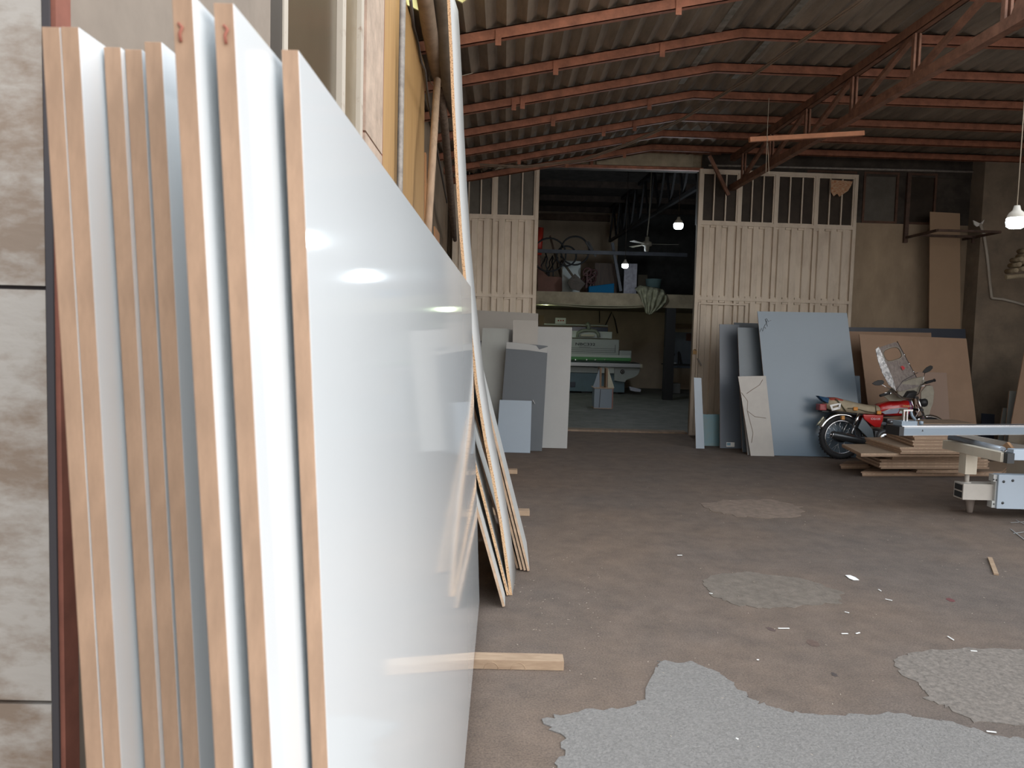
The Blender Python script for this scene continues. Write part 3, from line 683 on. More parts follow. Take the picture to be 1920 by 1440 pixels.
panel('fibreboard_sheet','large brown fibreboard sheet right behind the windscreen of the motorcycle','board',[(1611,627),(1812,635),(1840,870),(1640,862)],11.3,.12,mats=(MDFB,MDFB),group=G)
panel('fibreboard_sheet','smaller pinkish brown board propped on the large brown one','board',[(1712,697),(1775,699),(1786,870),(1722,868)],11.0,.12,mats=(mat('pinkish_fibreboard',(.36,.255,.20),.75),MDFB),group=G)
panel('fibreboard_strip','very tall brown fibreboard strip rising past the wall bracket','board',[(1744,397),(1800,400),(1802,850),(1740,850)],12.42,.0,mats=(mat('ochre_brown_fibreboard',(.37,.255,.165),.75,vary=.05,scale=2),MDF),group=G)
panel('fibreboard_strip','narrow leaning brown plank, left of two beside the large brown sheet','plank',[(1828,632),(1843,631),(1828,872),(1812,872)],11.9,.06,a=.3,mats=(MDFD,MDFB),group=G)
panel('fibreboard_strip','narrow brown plank, right of two beside the large brown sheet','plank',[(1840,631),(1850,632),(1841,872),(1826,872)],11.8,.06,a=.1,mats=(MDFB,MDF),group=G)
panel('laminate_offcut','dark blue offcut low on the wall behind the saw rail','board',[(1841,775),(1865,777),(1862,874),(1838,874)],12.0,.03,mats=(NAVY,NAVY),group=G)
panel('laminate_offcut','grey board at the right margin, shorter of two','board',[(1881,765),(1900,766),(1890,880),(1862,880)],11.4,.10,mats=(GREEN_GREY,MDF),group=G)
panel('laminate_offcut','grey board at the right margin, taller of two behind the brown sheet','board',[(1893,733),(1930,735),(1925,880),(1878,880)],11.2,.10,mats=(GREEN_GREY,MDF),group=G)
panel('fibreboard_sheet','brown sheet slanting out of frame at the right margin','board',[(1921,660),(2010,662),(2010,885),(1880,883)],11.0,.10,mats=(MDFB,MDF),group=G)

# =====================================================================
#  PILE OF BROWN SHEETS
# =====================================================================
def flat(fl,fr,bl,z,nb,lab0,mt=MDFS,t=.018,group='flat pile of brown fibreboard sheets behind the saw',depth=1.0):
    if bl[1]>9.95:
        k=(9.95-fl[1])/(bl[1]-fl[1]); bl=(fl[0]+(bl[0]-fl[0])*max(k,.5),9.95)
    rnd=random.Random(int(z*1000)+nb)
    for i in range(nb):
        j=Vector((rnd.uniform(-.012,.012),rnd.uniform(-.006,.006),0))
        A=Vector((*fl,0))+j; B=Vector((*fr,0))+j; Cc=Vector((*bl,0))+j; Dd=Cc+(B-A)
        z0=z+i*(t+.0012); 
        c=[A,B,Dd,Cc]
        m=M().add([Vector((p.x,p.y,z0)) for p in c]+[Vector((p.x,p.y,z0+t)) for p in c],[[3,2,1,0]],1).add([Vector((p.x,p.y,z0+t)) for p in c],[[0,1,2,3]],0)
        for a_ in range(4):
            b_=(a_+1)%4; m.add([Vector((c[a_].x,c[a_].y,z0)),Vector((c[b_].x,c[b_].y,z0)),Vector((c[b_].x,c[b_].y,z0+t)),Vector((c[a_].x,c[a_].y,z0+t))],[[0,1,2,3]],1)
        o=m.build('fibreboard_sheet',[MDFS if (mt is MDFS or i==nb-1) else mt,MDFD if i%2 else MDFB])
        if nb==1: lab=lab0
        else: lab='brown fibreboard sheet in %s'%lab0
        if lab0.startswith('the '): lab='%s brown sheet from the bottom in %s'%(['lowest','second','third','fourth','fifth','sixth','seventh','eighth','ninth'][i],lab0)
        tag(o,lab,'board',group)
    return z+nb*(t+.0012)
def gx(px,py,z): p=PZ(px,py,z); return (p.x,p.y)
z=0.003
def layer(z,nb,flp,frp,blp,lab):
    ztop=z+nb*.0192
    return flat(gx(flp[0],flp[1],z),gx(frp[0],frp[1],z),gx(blp[0],blp[1],z),z,nb,lab)
# short pair on the floor, left
flat(gx(1576,879,.003),gx(1630,879,.003),gx(1590,872,.003),.003,3,'the short low stack left of the big pile')
z=flat(gx(1616,893,.003),gx(1880,893,.003),gx(1668,868,.003),.003,3,'the floor layer of the pile')
z=flat(gx(1718,886,z),gx(1806,887,z),gx(1665,862,z),z,3,'the short layer above the floor layer')
z=flat(gx(1650,879,z),gx(1853,879,z),gx(1606,860,z),z,6,'the wide lower-middle layer')
z=flat(gx(1672,862,z),gx(1838,862,z),gx(1622,847,z),z,3,'the middle layer with a pale-topped corner')
z=flat(gx(1614,856,z),gx(1838,856,z),gx(1578,838,z),z,2,'the pair pushed out toward the rear wheel')
z=flat(gx(1688,851,z),gx(1842,851,z),gx(1622,831,z),z,4,'the pile layer under the tall block')
zm=z
z=flat(gx(1712,838,z),gx(1826,838,z),gx(1662,820,z),z,9,'the tall upper block')
z=flat(gx(1722,800,z),gx(1830,800,z),gx(1672,788,z),z,2,'the topmost pair behind the saw rail')

# =====================================================================
#  PANEL SAW (sliding table end)
# =====================================================================
zt_=.86
a=PZ(1695,800,zt_); b=PZ(1920,799,zt_); d=(b-a); d.z=0; d.normalize(); nrm=Vector((-d.y,d.x,0))
saw=thing('sliding_table_saw','white and cream sliding table saw with long aluminium rail, entering from the right','saw',(a.x+1.2,a.y+.2,0))
L=2.6; hb=(PZ(1695,800,zt_)-PY(1695,817,a.y)).z
E0=a; E1=a+d*L
def sawbox(m,s0,s1,n0,n1,z0,z1,mi=0):
    p=[a+d*s0+nrm*n0,a+d*s1+nrm*n0,a+d*s1+nrm*n1,a+d*s0+nrm*n1]
    def q(v,z): return Vector((v.x,v.y,z))
    m.hexa([q(p[0],z1),q(p[1],z1),q(p[1],z0),q(p[0],z0),q(p[3],z1),q(p[2],z1),q(p[2],z0),q(p[3],z0)],mi); return m
print('SAW',a,d,hb)
rail=sawbox(M(),0,L,0,.17,zt_-hb,zt_); rail.build('rail',ALU,saw)
sawbox(M(),0.0,L,-.004,0,zt_-hb+.006,zt_-.014).build('rail_face',ALUW,saw)
sawbox(M(),0,L,.02,.05,zt_,zt_+.006).build('guide_rod',CHROME,saw)
sawbox(M(),-.05,0,-.004,.17,zt_-hb,zt_).build('end_cap',BLKM,saw)
# scale mark on the rail face
k=PY(1729,807,a.y); M().prism([k+Vector((-.008,-.01,-.008)),k+Vector((.008,-.01,-.008)),k+Vector((0,-.01,.01))],(0,.004,0)).build('arrow_mark',INK,saw)
# clamp block
blk=sawbox(M(),.0,.17,.03,.14,zt_+.002,zt_+.045).build('stop_block',ALUW,saw)
m=M(); 
for s in (.05,.085): sawbox(m,s,s+.012,.07,.09,zt_+.045,zt_+.14)
sawbox(m,.03,.13,.05,.11,zt_+.135,zt_+.15); m.build('clamp_posts',CHROME,saw)
M().tube([a+d*.13+nrm*.08+Vector((0,0,.14)),a+d*.15+nrm*.08+Vector((0,0,.09)),a+d*.19+nrm*.08+Vector((0,0,.05))],.012,8).lathe(a+d*.20+nrm*.02+Vector((0,0,.03)),[(0,-.02),(.018,-.015),(.018,.015),(0,.02)],12).build('clamp_lever',ALUW,saw)
# outrigger arms
P1=PY(1774,833,7.4); P2=PY(1884,858,6.62); P2.z=P1.z
M().bar(P1,P2,.075,.085).build('outrigger_arm',IVORY,saw,bevel=.003)
M().bar(P2+Vector((-.012,-.01,0)),P2+Vector((.05,-.01,0)),.085,.09).build('arm_cap',DARKS,saw)
M().bar(P2+Vector((.045,.0,.03)),P2+Vector((.9,.05,.03)),.08,.095).build('front_fence',MWHITE,saw,bevel=.003)
M().bar(PY(1800,818,7.75),PY(1930,842,7.3),.06,.06).build('outrigger_arm',IVORY2,saw)
q1=PY(1783,821,7.5); q2=PY(1880,845,6.75)
M().tube([q1,q2],.036,14).build('roller',ALU,saw)
M().tube([q2,q2+(q2-q1).normalized()*.06],.012,8).build('roller_pin',CHROME,saw)
M().bar(PY(1886,832,6.95),PY(1898,846,6.9),.05,.05).build('arm_bracket',mat('rusty_ivory',(.26,.15,.08),.7,vary=.5,scale=20),saw)
pt1=PY(1817,846,7.12); pb1=PY(1815,888,7.12)
M().box(pt1.x-.055,pt1.x+.055,7.07,7.18,pb1.z,pt1.z).build('outrigger_post',IVORY,saw,bevel=.003)
pb2=PY(1816,907,7.12); pb2.x=pt1.x; pb2.y=7.125
M().tube([Vector((pt1.x,7.125,pb1.z)),pb2],.020,10).lathe(pb2,[(0,.02),(.036,.016),(.036,-.01),(0,-.012)],14).build('pivot_pin',IVORY2,saw)
za=PY(1840,908,7.05).z; zb_=PY(1840,938,7.05).z
xa=PY(1806,920,7.05).x; xb=PY(1885,920,7.05).x
m=M().box(xa,xb,7.05,7.2,zb_,za)
sa=m.build('swing_arm',IVORY2,saw,bevel=.003)
zm_=(za+zb_)/2
for (z0_,z1_) in ((zb_+.014,zm_-.007),(zm_+.007,za-.014)): M().box(xa-.002,xa+.001,7.065,7.185,z0_,z1_).build('tube_opening',DARKS,sa)
fp=PY(1819,938,7.27); M().tube([Vector((fp.x,7.27,zb_+.03)),Vector((fp.x,7.27,.003))],[.05,.026],12).build('foot',mat('grey_foot',(.33,.28,.25),.7),saw)
xc=PY(1871,920,7.0).x; zc1=PY(1871,890,7.0).z; zc0=PY(1871,954,7.0).z
M().box(xc,xc+2.2,7.0,7.09,zc0,zc1).build('cabinet',MWHITE,saw,bevel=.004)
m=M()
for (z0_,z1_) in ((zc1-.07,zc1-.005),(zc0+.005,zc0+.07)): m.box(xc-.035,xc-.001,7.02,7.09,z0_,z1_)
m.box(xc-.012,xc-.001,7.02,7.09,zc0+.07,zc1-.07); m.build('cabinet_flange',GREYW,saw)
for (x,y) in ((1882,903),(1899,901),(1880,943)):
    p=PY(x,y,6.999); M().lathe(p,[(0,-.004),(.011,-.004),(.013,0)],12,ax=(0,1,0)).build('bolt_head',DARKS,saw)
for (x,y) in ((1863,899),(1868,900),(1863,945),(1868,947)):
    p=PY(x,y,7.019); M().lathe(p,[(0,-.004),(.007,-.004),(.007,0)],10,ax=(0,1,0)).build('flange_bolt',DARKS,saw)
M().box(5.15,5.9,7.1,7.7,.003,zt_-hb-.003).build('pedestal',IVORY,saw,bevel=.01)
M().box(4.95,6.0,6.7,7.1,P1.z-.03,P1.z+.03).build('cross_member',IVORY,saw)

# =====================================================================
#  MOTORCYCLE
# =====================================================================
ry=10.42; wc=PY(1577,820,ry)
bk=thing('motorcycle','red and chrome motorcycle with khaki seat cover and silver-lined windscreen by the board pile','motorcycle',(wc.x,ry,0))
TB=Matrix.Translation((wc.x,ry,0))@Matrix.Rotation(math.radians(3),4,'Z')@Matrix.Rotation(math.radians(-3),4,'X')
def bb(m,name,mt,parent=None,bevel=0): return m.build(name,mt,parent or bk,T=TB,bevel=bevel)
RW=.303
def wheel(x,front=False):
    m=M().ring((x,0,RW),(0,1,0),RW-.040,.040,40,10)
    for k in range(40):
        a=2*PI*k/40; c=Vector((x+math.cos(a)*(RW-.002),0,RW+math.sin(a)*(RW-.002))); tdir=Vector((-math.sin(a),0,math.cos(a)))
        m.bar(c-Vector((0,.025,0)),c+Vector((0,.025,0)),.012,.008,up=(math.cos(a),0,math.sin(a)))
    t=bb(m,'tyre',BLK)
    r=bb(M().ring((x,0,RW),(0,1,0),RW-.078,.010,40,8,flat=.028),'rim',CHROME)
    bb(M().lathe((x,0,RW),[(0,-.06),(.05,-.06),(.075,-.045),(.075,.045),(.05,.06),(0,.06)],20,ax=(0,1,0)),'hub',DARKS,)
    m=M()
    for k in range(28):
        a=2*PI*k/28; s=1 if k%2 else -1; b=a+.45*(1 if (k//2)%2 else -1)
        m.tube([(x+math.cos(b)*.07,s*.04,RW+math.sin(b)*.07),(x+math.cos(a)*(RW-.08),0,RW+math.sin(a)*(RW-.08))],.0022,4)
    bb(m,'spokes',CHROME)
wheel(0); wheel(1.24,True)
# fenders
def arc(x,R,a0,a1,w,name,mt,n=16):
    m=M(); secs=[]
    for i in range(n+1):
        a=math.radians(a0+(a1-a0)*i/n); c=Vector((math.cos(a),0,math.sin(a)))
        sec=[]
        for (yy,dr) in ((-w,-.035),(-w*.7,-.005),(0,.008),(w*.7,-.005),(w,-.035),(w*.95,-.037),(0,.004),(-w*.95,-.037)):
            sec.append(Vector((x,yy,RW))+c*(R+dr))
        secs.append(sec)
    bb(m.loft(secs),name,mt)
arc(0,RW+.035,60,158,.055,'rear_fender',CHROME); arc(1.24,RW+.03,20,140,.05,'front_fender',CHROME)
# frame tubes, swing arm
m=M().tube([(.95,0,.78),(.80,0,.62),(.45,0,.60),(.1,.0,.64),(-.22,0,.66)],.018)
m.tube([(.98,0,.70),(.86,0,.35),(.70,0,.22),(.45,0,.22),(.38,0,.32),(.33,0,.6)],.018)
for s in (-.09,.09): m.tube([(.45,s,.60),(.1,s,.63),(-.2,s,.66)],.012)
bb(m,'frame',BLKM)
m=M()
for s in (-.085,.085): m.tube([(.42,s,.30),(0,s,RW)],.016)
bb(m,'swing_arm',mat('grey_swingarm',(.25,.26,.27),.4,metal=.5))
for s in (-.115,.115):
    m=M().tube([(.19,s,.635),(.135,s,.47)],.024,10).tube([(.135,s,.48),(.085,s,.33)],.013,10)
    for k in range(7):
        p=Vector((.19,s,.635)).lerp(Vector((.085,s,.33)),.55+k*.055); m.ring(p,(.105,0,.305),.019,.004,14,5)
    bb(m,'shock_absorber',CHROME)
# exhaust
m=M().tube([(-.20,-.15,.345),(-.18,-.15,.342),(.12,-.15,.285),(.30,-.15,.245),(.40,-.13,.215)],[.044,.053,.055,.048,.02],14).tube([(.42,-.13,.215),(.62,-.12,.19),(.80,-.10,.22),(.88,-.06,.42)],.018,10)
e=bb(m,'exhaust',mat('muffler_black',(.07,.075,.08),.32,metal=.6))
bb(M().tube([(-.225,-.15,.35),(-.19,-.15,.343)],[.014,.016],10).ring((-.20,-.15,.345),(1,0,-.2),.043,.007,16,6),'exhaust_tip',CHROME,e)
bb(M().bar((-.02,-.19,.365),(.10,-.19,.335),.006,.02),'heat_guard',CHROME,e)
# engine
m=M().lathe((.56,0,.32),[(0,-.14),(.09,-.135),(.11,-.11),(.11,.11),(.09,.13),(0,.14)],18,ax=(0,1,0)).box(.44,.66,-.09,.09,.22,.40)
bb(m,'engine_case',mat('cast_engine',(.16,.165,.17),.45,metal=.6),bevel=.01)
m=M()
for k in range(7): m.box(.60+k*.006,.74+k*.006,-.075,.075,.41+k*.021,.42+k*.021)
m.box(.63,.73,-.05,.05,.39,.57); bb(m,'cylinder',mat('cylinder_fins',(.20,.20,.20),.5,metal=.5))
bb(M().lathe((.56,-.142,.31),[(0,-.025),(.07,-.02),(.085,0)],18,ax=(0,1,0)),'crankcase_cover',CHROME)
bb(M().tube([(.60,-.06,.50),(.5,-.05,.50),(.46,-.05,.52)],.026,10).lathe((.66,-.09,.53),[(0,-.03),(.026,-.02),(.026,.02)],12,ax=(0,1,0)),'carburettor',ALU)
bb(M().prism([(.20,-.09,.44),(.35,-.09,.30),(.43,-.09,.30),(.40,-.09,.42),(.26,-.09,.58)],(0,.02,0)),'chain_guard',mat('grey_plastic',(.16,.19,.21),.4))
m=M().tube([(.40,-.10,.27),(.40,-.24,.27)],.013).tube([(.40,-.16,.275),(.40,-.24,.275)],.02); bb(m,'footrest',BLK)
m=M().tube([(.50,-.15,.30),(.50,-.17,.20),(.58,-.18,.22)],.01).tube([(.35,-.12,.25),(.52,-.18,.21),(.62,-.18,.25)],.009); bb(m,'brake_pedal',CHROME)
m=M().tube([(.40,.10,.25),(.36,.26,.004)],.012); bb(m,'side_stand',BLKM)
# side cover
sc_=[(.25,-.115,.625),(.54,-.115,.62),(.53,-.115,.55),(.50,-.115,.455),(.42,-.115,.455),(.27,-.115,.56)]
side=bb(M().prism(sc_,(0,.05,0)),'side_cover',RED,bevel=.008)
side2=bb(M().prism([(x,.065,z) for x,_,z in sc_],(0,.05,0)),'side_cover',RED,bevel=.008)
# tank
def tanksec(x,wd,z0,z1):
    out=[]
    for k in range(16):
        a=2*PI*k/16; c,s=math.cos(a),math.sin(a)
        out.append(Vector((x,wd*math.copysign(abs(c)**.6,c),(z0+z1)/2+(z1-z0)/2*math.copysign(abs(s)**.7,s))))
    return out
tank=bb(M().loft([tanksec(.485,.07,.635,.745),tanksec(.52,.105,.615,.775),tanksec(.65,.125,.605,.815),tanksec(.80,.13,.605,.835),tanksec(.90,.12,.615,.835),tanksec(.965,.085,.66,.80),tanksec(.985,.04,.70,.76)]),'fuel_tank',RED)
bb(M().loft([tanksec(.90,.123,.607,.84),tanksec(.95,.10,.64,.815),tanksec(.988,.045,.695,.765)]),'tank_nose_band',PURP,tank)
bb(M().prism([(.50,-.128,.665),(.62,-.134,.70),(.76,-.138,.715),(.72,-.137,.65),(.55,-.132,.635)],(0,.02,0)),'tank_stripe',mat('slate_stripe',(.22,.24,.32),.35),tank)
bb(M().prism([(.77,-.139,.715),(.86,-.137,.715),(.81,-.138,.65),(.74,-.138,.65)],(0,.02,0)),'tank_panel',mat('pale_stripe',(.42,.46,.46),.35),tank)
bb(M().tube([(.495,-.128,.655),(.60,-.135,.70),(.75,-.14,.722),(.87,-.138,.725)],.006,6),'tank_pinstripe',GREYW,tank)
bb(M().lathe((.74,0,.832),[(.03,-.005),(.03,.012),(0,.016)],14),'fuel_cap',CHROME,tank)
RX=(TB.to_3x3()@Vector((1,0,0))); RZ=(TB.to_3x3()@Vector((0,0,1)))
text('lettering','HONDA',GOLD,tank,TB@Vector((.785,-.147,.74)),RX,RZ,.026,.125,bold=.01)
text('lettering','CG125',SILV,side,TB@Vector((.36,-.1165,.555)),RX,RZ,.026,.13,bold=.01)
# seat
def ssec(x,z0,z1,wd): return [Vector((x,y*wd,z0+(z1-z0)*q)) for y,q in ((-.8,0),(-1,.35),(-.95,.75),(-.6,.97),(0,1.05),(.6,.97),(.95,.75),(1,.35),(.8,0),(0,0))]
seat=bb(M().loft([ssec(-.24,.70,.775,.07),ssec(-.20,.68,.835,.10),ssec(-.08,.66,.835,.125),(ssec(.08,.645,.80,.13)),ssec(.25,.635,.765,.13),ssec(.40,.63,.745,.12),ssec(.50,.63,.745,.10)]),'seat',SEAT)
bb(M().loft([ssec(-.20,.80,.845,.09),ssec(-.10,.80,.845,.105),ssec(-.03,.80,.825,.105)]),'red_seat_patch',mat('faded_red_vinyl',(.34,.06,.04),.6),seat)
m=M().tube([(-.14,-.11,.83),(-.08,-.135,.76),(0,-.13,.66)],.008,6).tube([(.02,-.137,.705),(.12,-.137,.705),(.30,-.133,.665),(.42,-.125,.65)],.006,6).tube([(.42,-.11,.75),(.43,-.125,.65)],.006,6); bb(m,'strap',mat('olive_strap',(.09,.08,.045),.8),seat)
for x,z_ in ((.125,.70),(.455,.655)): bb(M().box(x-.03,x+.03,-.155,-.135,z_-.024,z_+.024),'strap_buckle',ORNG,seat,bevel=.006)
# tail
tl=bb(M().box(-.335,-.235,-.065,.065,.665,.755),'tail_light',TAILR,bevel=.012)
bb(M().box(-.30,-.19,-.06,.06,.645,.665),'tail_bracket',BLKM)
pts=[Vector(p) for p in ((-.345,-.03,.865),(-.27,-.05,.85),(-.16,-.06,.835),(-.14,-.05,.80),(-.21,-.09,.755),(-.235,-.08,.765),(-.29,-.06,.80))]
bb(M().prism(pts,(0,.10,0)),'blue_rag',mat('navy_cloth',(.02,.07,.15),.9,vary=.5,scale=30),bevel=.01)
m=M()
for q in (((-.235,.745),(-.10,.775),(-.095,.755),(-.225,.72)),((-.225,.72),(-.20,.665),(-.185,.68),(-.20,.73)),((-.205,.665),(-.09,.695),(-.10,.725),(-.195,.70)),((-.115,.70),(-.09,.70),(-.08,.77),(-.105,.775))):
    m.prism([(x,-.145,z_) for x,z_ in q],(0,.006,0))
bb(m,'paper_tag',PAPER)
pp_=M().hexa([Vector(p) for p in ((-.285,-.10,.60),(-.21,.10,.56),(-.30,.10,.44),(-.385,-.10,.475),(-.29,-.095,.595),(-.215,.105,.555),(-.305,.105,.435),(-.39,-.095,.47))])
plate=bb(pp_,'number_plate',mat('plate_grey',(.38,.35,.28),.6))
m=M(); A0=TB@Vector((-.285,-.10,.60)); A1=TB@Vector((-.21,.10,.56)); A3=TB@Vector((-.385,-.10,.475))
ex=(A1-A0); ey=(A3-A0); nn=ey.cross(ex).normalized()
if nn.y>0: nn=-nn
for r_ in (0,1):
    for c_ in range(4):
        o0=A0+ex*(.14+c_*.2)+ey*(.12+.42*r_)+nn*.004
        m.bar(o0,o0+ey*.28,.006,.02,up=nn)
        if c_%2: m.bar(o0,o0+ex*.09,.005,.02,up=nn)
m.build('plate_characters',mat('plate_ink',(.60,.57,.42),.6),plate)
bb(M().box(-.06,-.02,-.14,-.10,.55,.60),'indicator',mat('amber_lens',(.55,.25,.05),.4))
# fork
m=M()
for s in (-.09,.09): m.tube([(1.02,s,.88),(1.12,s,.62)],.017,10).tube([(1.12,s,.62),(1.25,s,.30)],.026,10)
bb(m,'fork',CHROME)
bb(M().bar((1.01,-.10,.87),(1.01,.10,.87),.05,.03).bar((1.08,-.11,.70),(1.08,.11,.70),.05,.03),'fork_yoke',BLKM)
bb(M().lathe((1.14,0,.80),[(0,.07),(.055,.06),(.065,.03),(.05,-.03),(0,-.05)],18,ax=(1,0,0)),'headlight',BLKM)
# bars, dash (turned to the right)
RG=PY(1652,777,9.98); LG=PY(1753,716,10.45); cb=TB@Vector((.99,0,.90))
rm=PY(1672,735,10.02); rm2=PY(1693,746,10.10); lm=PY(1727,722,10.38); lm2=PY(1722,738,10.30); cc=PY(1709,747,10.2)
m=M().tube([PY(1668,771-32,9.98)+Vector((0,0,-.0)),rm,rm+Vector((.05,.02,-.01)),rm2,cc,lm2,lm,PY(1735,718,10.4)],.011,8)
hb_=m.build('handlebar',CHROME,bk)
def grip(p,q): return M().tube([p,p.lerp(q,.5),q],[.017,.019,.016],10).ring(q,(q-p),.018,.005,14,5)
gr=PY(1650,742,9.96); grip(PY(1650,742,9.96),PY(1667,737,9.99)).build('grip',BLK,hb_)
grip(PY(1735,718,10.41),PY(1752,713,10.46)).build('grip',BLK,hb_)
m=M().tube([PY(1672,735,10.0),PY(1658,737,9.94)],.005,6).tube([PY(1727,724,10.36),PY(1744,722,10.40)],.005,6); m.build('brake_lever',CHROME,hb_)
M().loft([[PY(1709,742,10.18)+Vector((x*.9,y,z)) for x,y,z in ((-.11,-.03,-.04),(.07,.02,-.03),(.11,.03,.05),(-.04,-.01,.04))],[PY(1709,742,10.18)+Vector((x*.9,y+.09,z+.02)) for x,y,z in ((-.11,-.03,-.04),(.07,.02,-.03),(.11,.03,.05),(-.04,-.01,.04))]]).build('dashboard',BLKM,bk,bevel=.01)
for c_,tilt,st in ((PY(1647,718,9.95),.1,PY(1676,734,10.02)),(PY(1740,693,10.42),.5,PY(1729,718,10.38))):
    u=Vector((math.cos(tilt),.1,math.sin(tilt))); v=Vector((-math.sin(tilt),0,math.cos(tilt)))
    poly=[c_+u*(a_*.085)+v*(b_*.036) for a_,b_ in ((-1,-.1),(-.6,.55),(0,.95),(.7,.9),(1,.3),(.85,-.5),(.2,-1),(-.5,-.8))]
    mr=M().prism(poly,(0,.02,0)).build('mirror',BLKM,bk,bevel=.006)
    M().tube([c_+Vector((.05 if tilt<.3 else -.03,.01,-.02)),st],.005,6).build('mirror_stem',CHROME,mr)
# windscreen
N0=PY(1647,652,10.02); N1=PY(1681,736,10.06); F0=PY(1682,640,10.40); F1=PY(1727,724,10.40)
ws=M().tube([N0,N1],.0055,6).tube([F0,F1],.0055,6).build('windscreen_frame',BLKM,bk)
def W(u,v): return N0.lerp(F0,u).lerp(N1.lerp(F1,u),v)
# film with rounded opening
n=28; inner=[];outer=[]
for k in range(n):
    a_=2*PI*k/n; c_,s_=math.cos(a_),math.sin(a_)
    cu_=math.copysign(abs(c_)**.6,c_); cv=math.copysign(abs(s_)**.6,s_)
    inner.append((.50+.42*cu_,.215+.135*cv)); 
    r_=1/max(abs(c_),abs(s_)); outer.append((.5+.5*c_*r_, .5+.5*s_*r_ if s_>0 else .215+.215*s_*r_))
m=M()
for k in range(n):
    j=(k+1)%n
    q=[W(*outer[k]),W(*outer[j]),W(*inner[j]),W(*inner[k])]; m.add(q,[[0,1,2,3]]); m.add([p+Vector((.003,.004,0)) for p in q],[[3,2,1,0]])
m.build('windscreen_film',FILM,ws)
m=M().tube([W(*p) for p in inner]+[W(*inner[0])],.006,6); m.build('opening_trim',CANV,ws)
m=M().tube([W(.5+(p[0]-.5)*.93,.215+(p[1]-.215)*.93) for p in inner]+[W(.5+(inner[0][0]-.5)*.93,inner[0][1])],.003,6); m.build('opening_edge',BLKM,ws)
fo=[PY(x,y,Y) for x,y,Y in ((1642,655,9.98),(1648,650,10.0),(1656,668,10.0),(1667,693,10.02),(1675,712,10.03),(1681,734,10.03),(1667,722,9.98),(1655,700,9.97),(1647,678,9.97))]
M().prism(fo,(.0,.015,0)).build('silver_lining',FOIL,ws,bevel=.004)
o=PY(1692,690,10.22); M().prism([o+Vector(v) for v in ((-.03,-.01,.02),(.0,-.01,.03),(.04,0,.0),(.01,0,-.03))],(0,.004,0)).build('red_logo_patch',mat('red_print',(.5,.05,.06),.6),ws)
for u_,v_ in ((0.0,.48),(1.0,.30),(1.0,.50),(1,.68),(.02,.7)): M().lathe(W(u_,v_),[(0,-.012),(.012,-.01),(.012,.01),(0,.012)],10,ax=(0,1,0)).build('frame_clip',CHROME,ws)
m=M().tube([W(.02,.95),W(.4,.80),W(1.15,.72)],.004,6); m.build('cross_wire',BLKM,ws)
cv=[PY(x,y,Y) for x,y,Y in ((1681,729,10.12),(1694,716,10.18),(1712,709,10.25),(1730,706,10.4),(1736,715,10.45),(1722,735,10.4),(1700,747,10.3),(1686,745,10.18))]
M().prism(cv,(0,.012,0)).build('canvas_apron',CANV,bk,bevel=.003)
cv=[PY(x,y,Y) for x,y,Y in ((1655,741,10.3),(1672,727,10.3),(1690,742,10.3),(1702,748,10.3),(1690,752,10.3),(1668,752,10.3))]
M().prism(cv,(0,.012,0)).build('canvas_leg_guard',CANV,bk,bevel=.003)
cv=[PY(x,y,Y) for x,y,Y in ((1727,735,10.5),(1738,722,10.5),(1749,724,10.5),(1752,734,10.5),(1750,755,10.5),(1745,768,10.5),(1743,778,10.5),(1735,784,10.5),(1731,770,10.5),(1727,752,10.5))]
M().prism(cv,(0,.02,0)).build('canvas_leg_guard',CANV,bk,bevel=.004)
bb(M().tube([(1.0,-.10,.77),(1.03,-.13,.70),(1.0,-.12,.62),(.97,-.1,.60)],.008,6),'crash_bar',CHROME)

# =====================================================================
#  WALL ITEMS, RIGHT
# =====================================================================
m=M()
def br(p,q,w=.035): m.bar(p,q,w,w)
wa=PY(1697,446,12.73); wb=PY(1806,449,12.73); zz1=wa.z
br((wa.x,12.73,zz1),(wa.x,11.78,zz1)); br((wb.x,12.73,zz1),(wb.x,11.78,zz1)); br((wa.x,11.78,zz1),(wb.x,11.78,zz1)); br((wa.x,12.38,zz1),(wb.x,12.38,zz1))
br((wa.x,12.72,zz1-.08),(wa.x,12.72,4.4),.06); br((wb.x-.05,12.38,zz1),(wb.x-.05,12.38,zz1-.10))
o=m.build('wall_bracket',mat('rusty_angle_iron',(.10,.06,.045),.7,vary=.4,scale=9)); tag(o,'rusty angle-iron frame bracket projecting from the back wall above the brown boards','bracket')
pts=[PY(x,y,12.37) for x,y in ((1838,420),(1845,440),(1851,480),(1856,530),(1859,557))]
pts2=[PY(1861,559,12.37),PY(1880,561,12.37),PY(1905,567,12.37),PY(1945,580,12.37)]
o=M().tube(pts+pts2,.022,9).build('conduit',mat('pale_plastic_conduit',(.50,.46,.40),.6)); tag(o,'pale plastic conduit bending across the back wall at right','pipe')
cq=[PY(x,y,12.37) for x,y in ((1825,413),(1838,419),(1846,412),(1842,421),(1832,425),(1827,421))]
o=M().prism(cq,(0,.02,0)).build('white_cloth_scrap',PAPER); tag(o,'small white cloth scrap caught at the top of the conduit','cloth')
o=M().tube([PY(1856,345,12.7),PY(1853,425,12.7)],.025,8).build('wall_post',mat('dusty_post',(.22,.16,.12),.8)); tag(o,'short dusty upright post on the wall above the conduit','post')
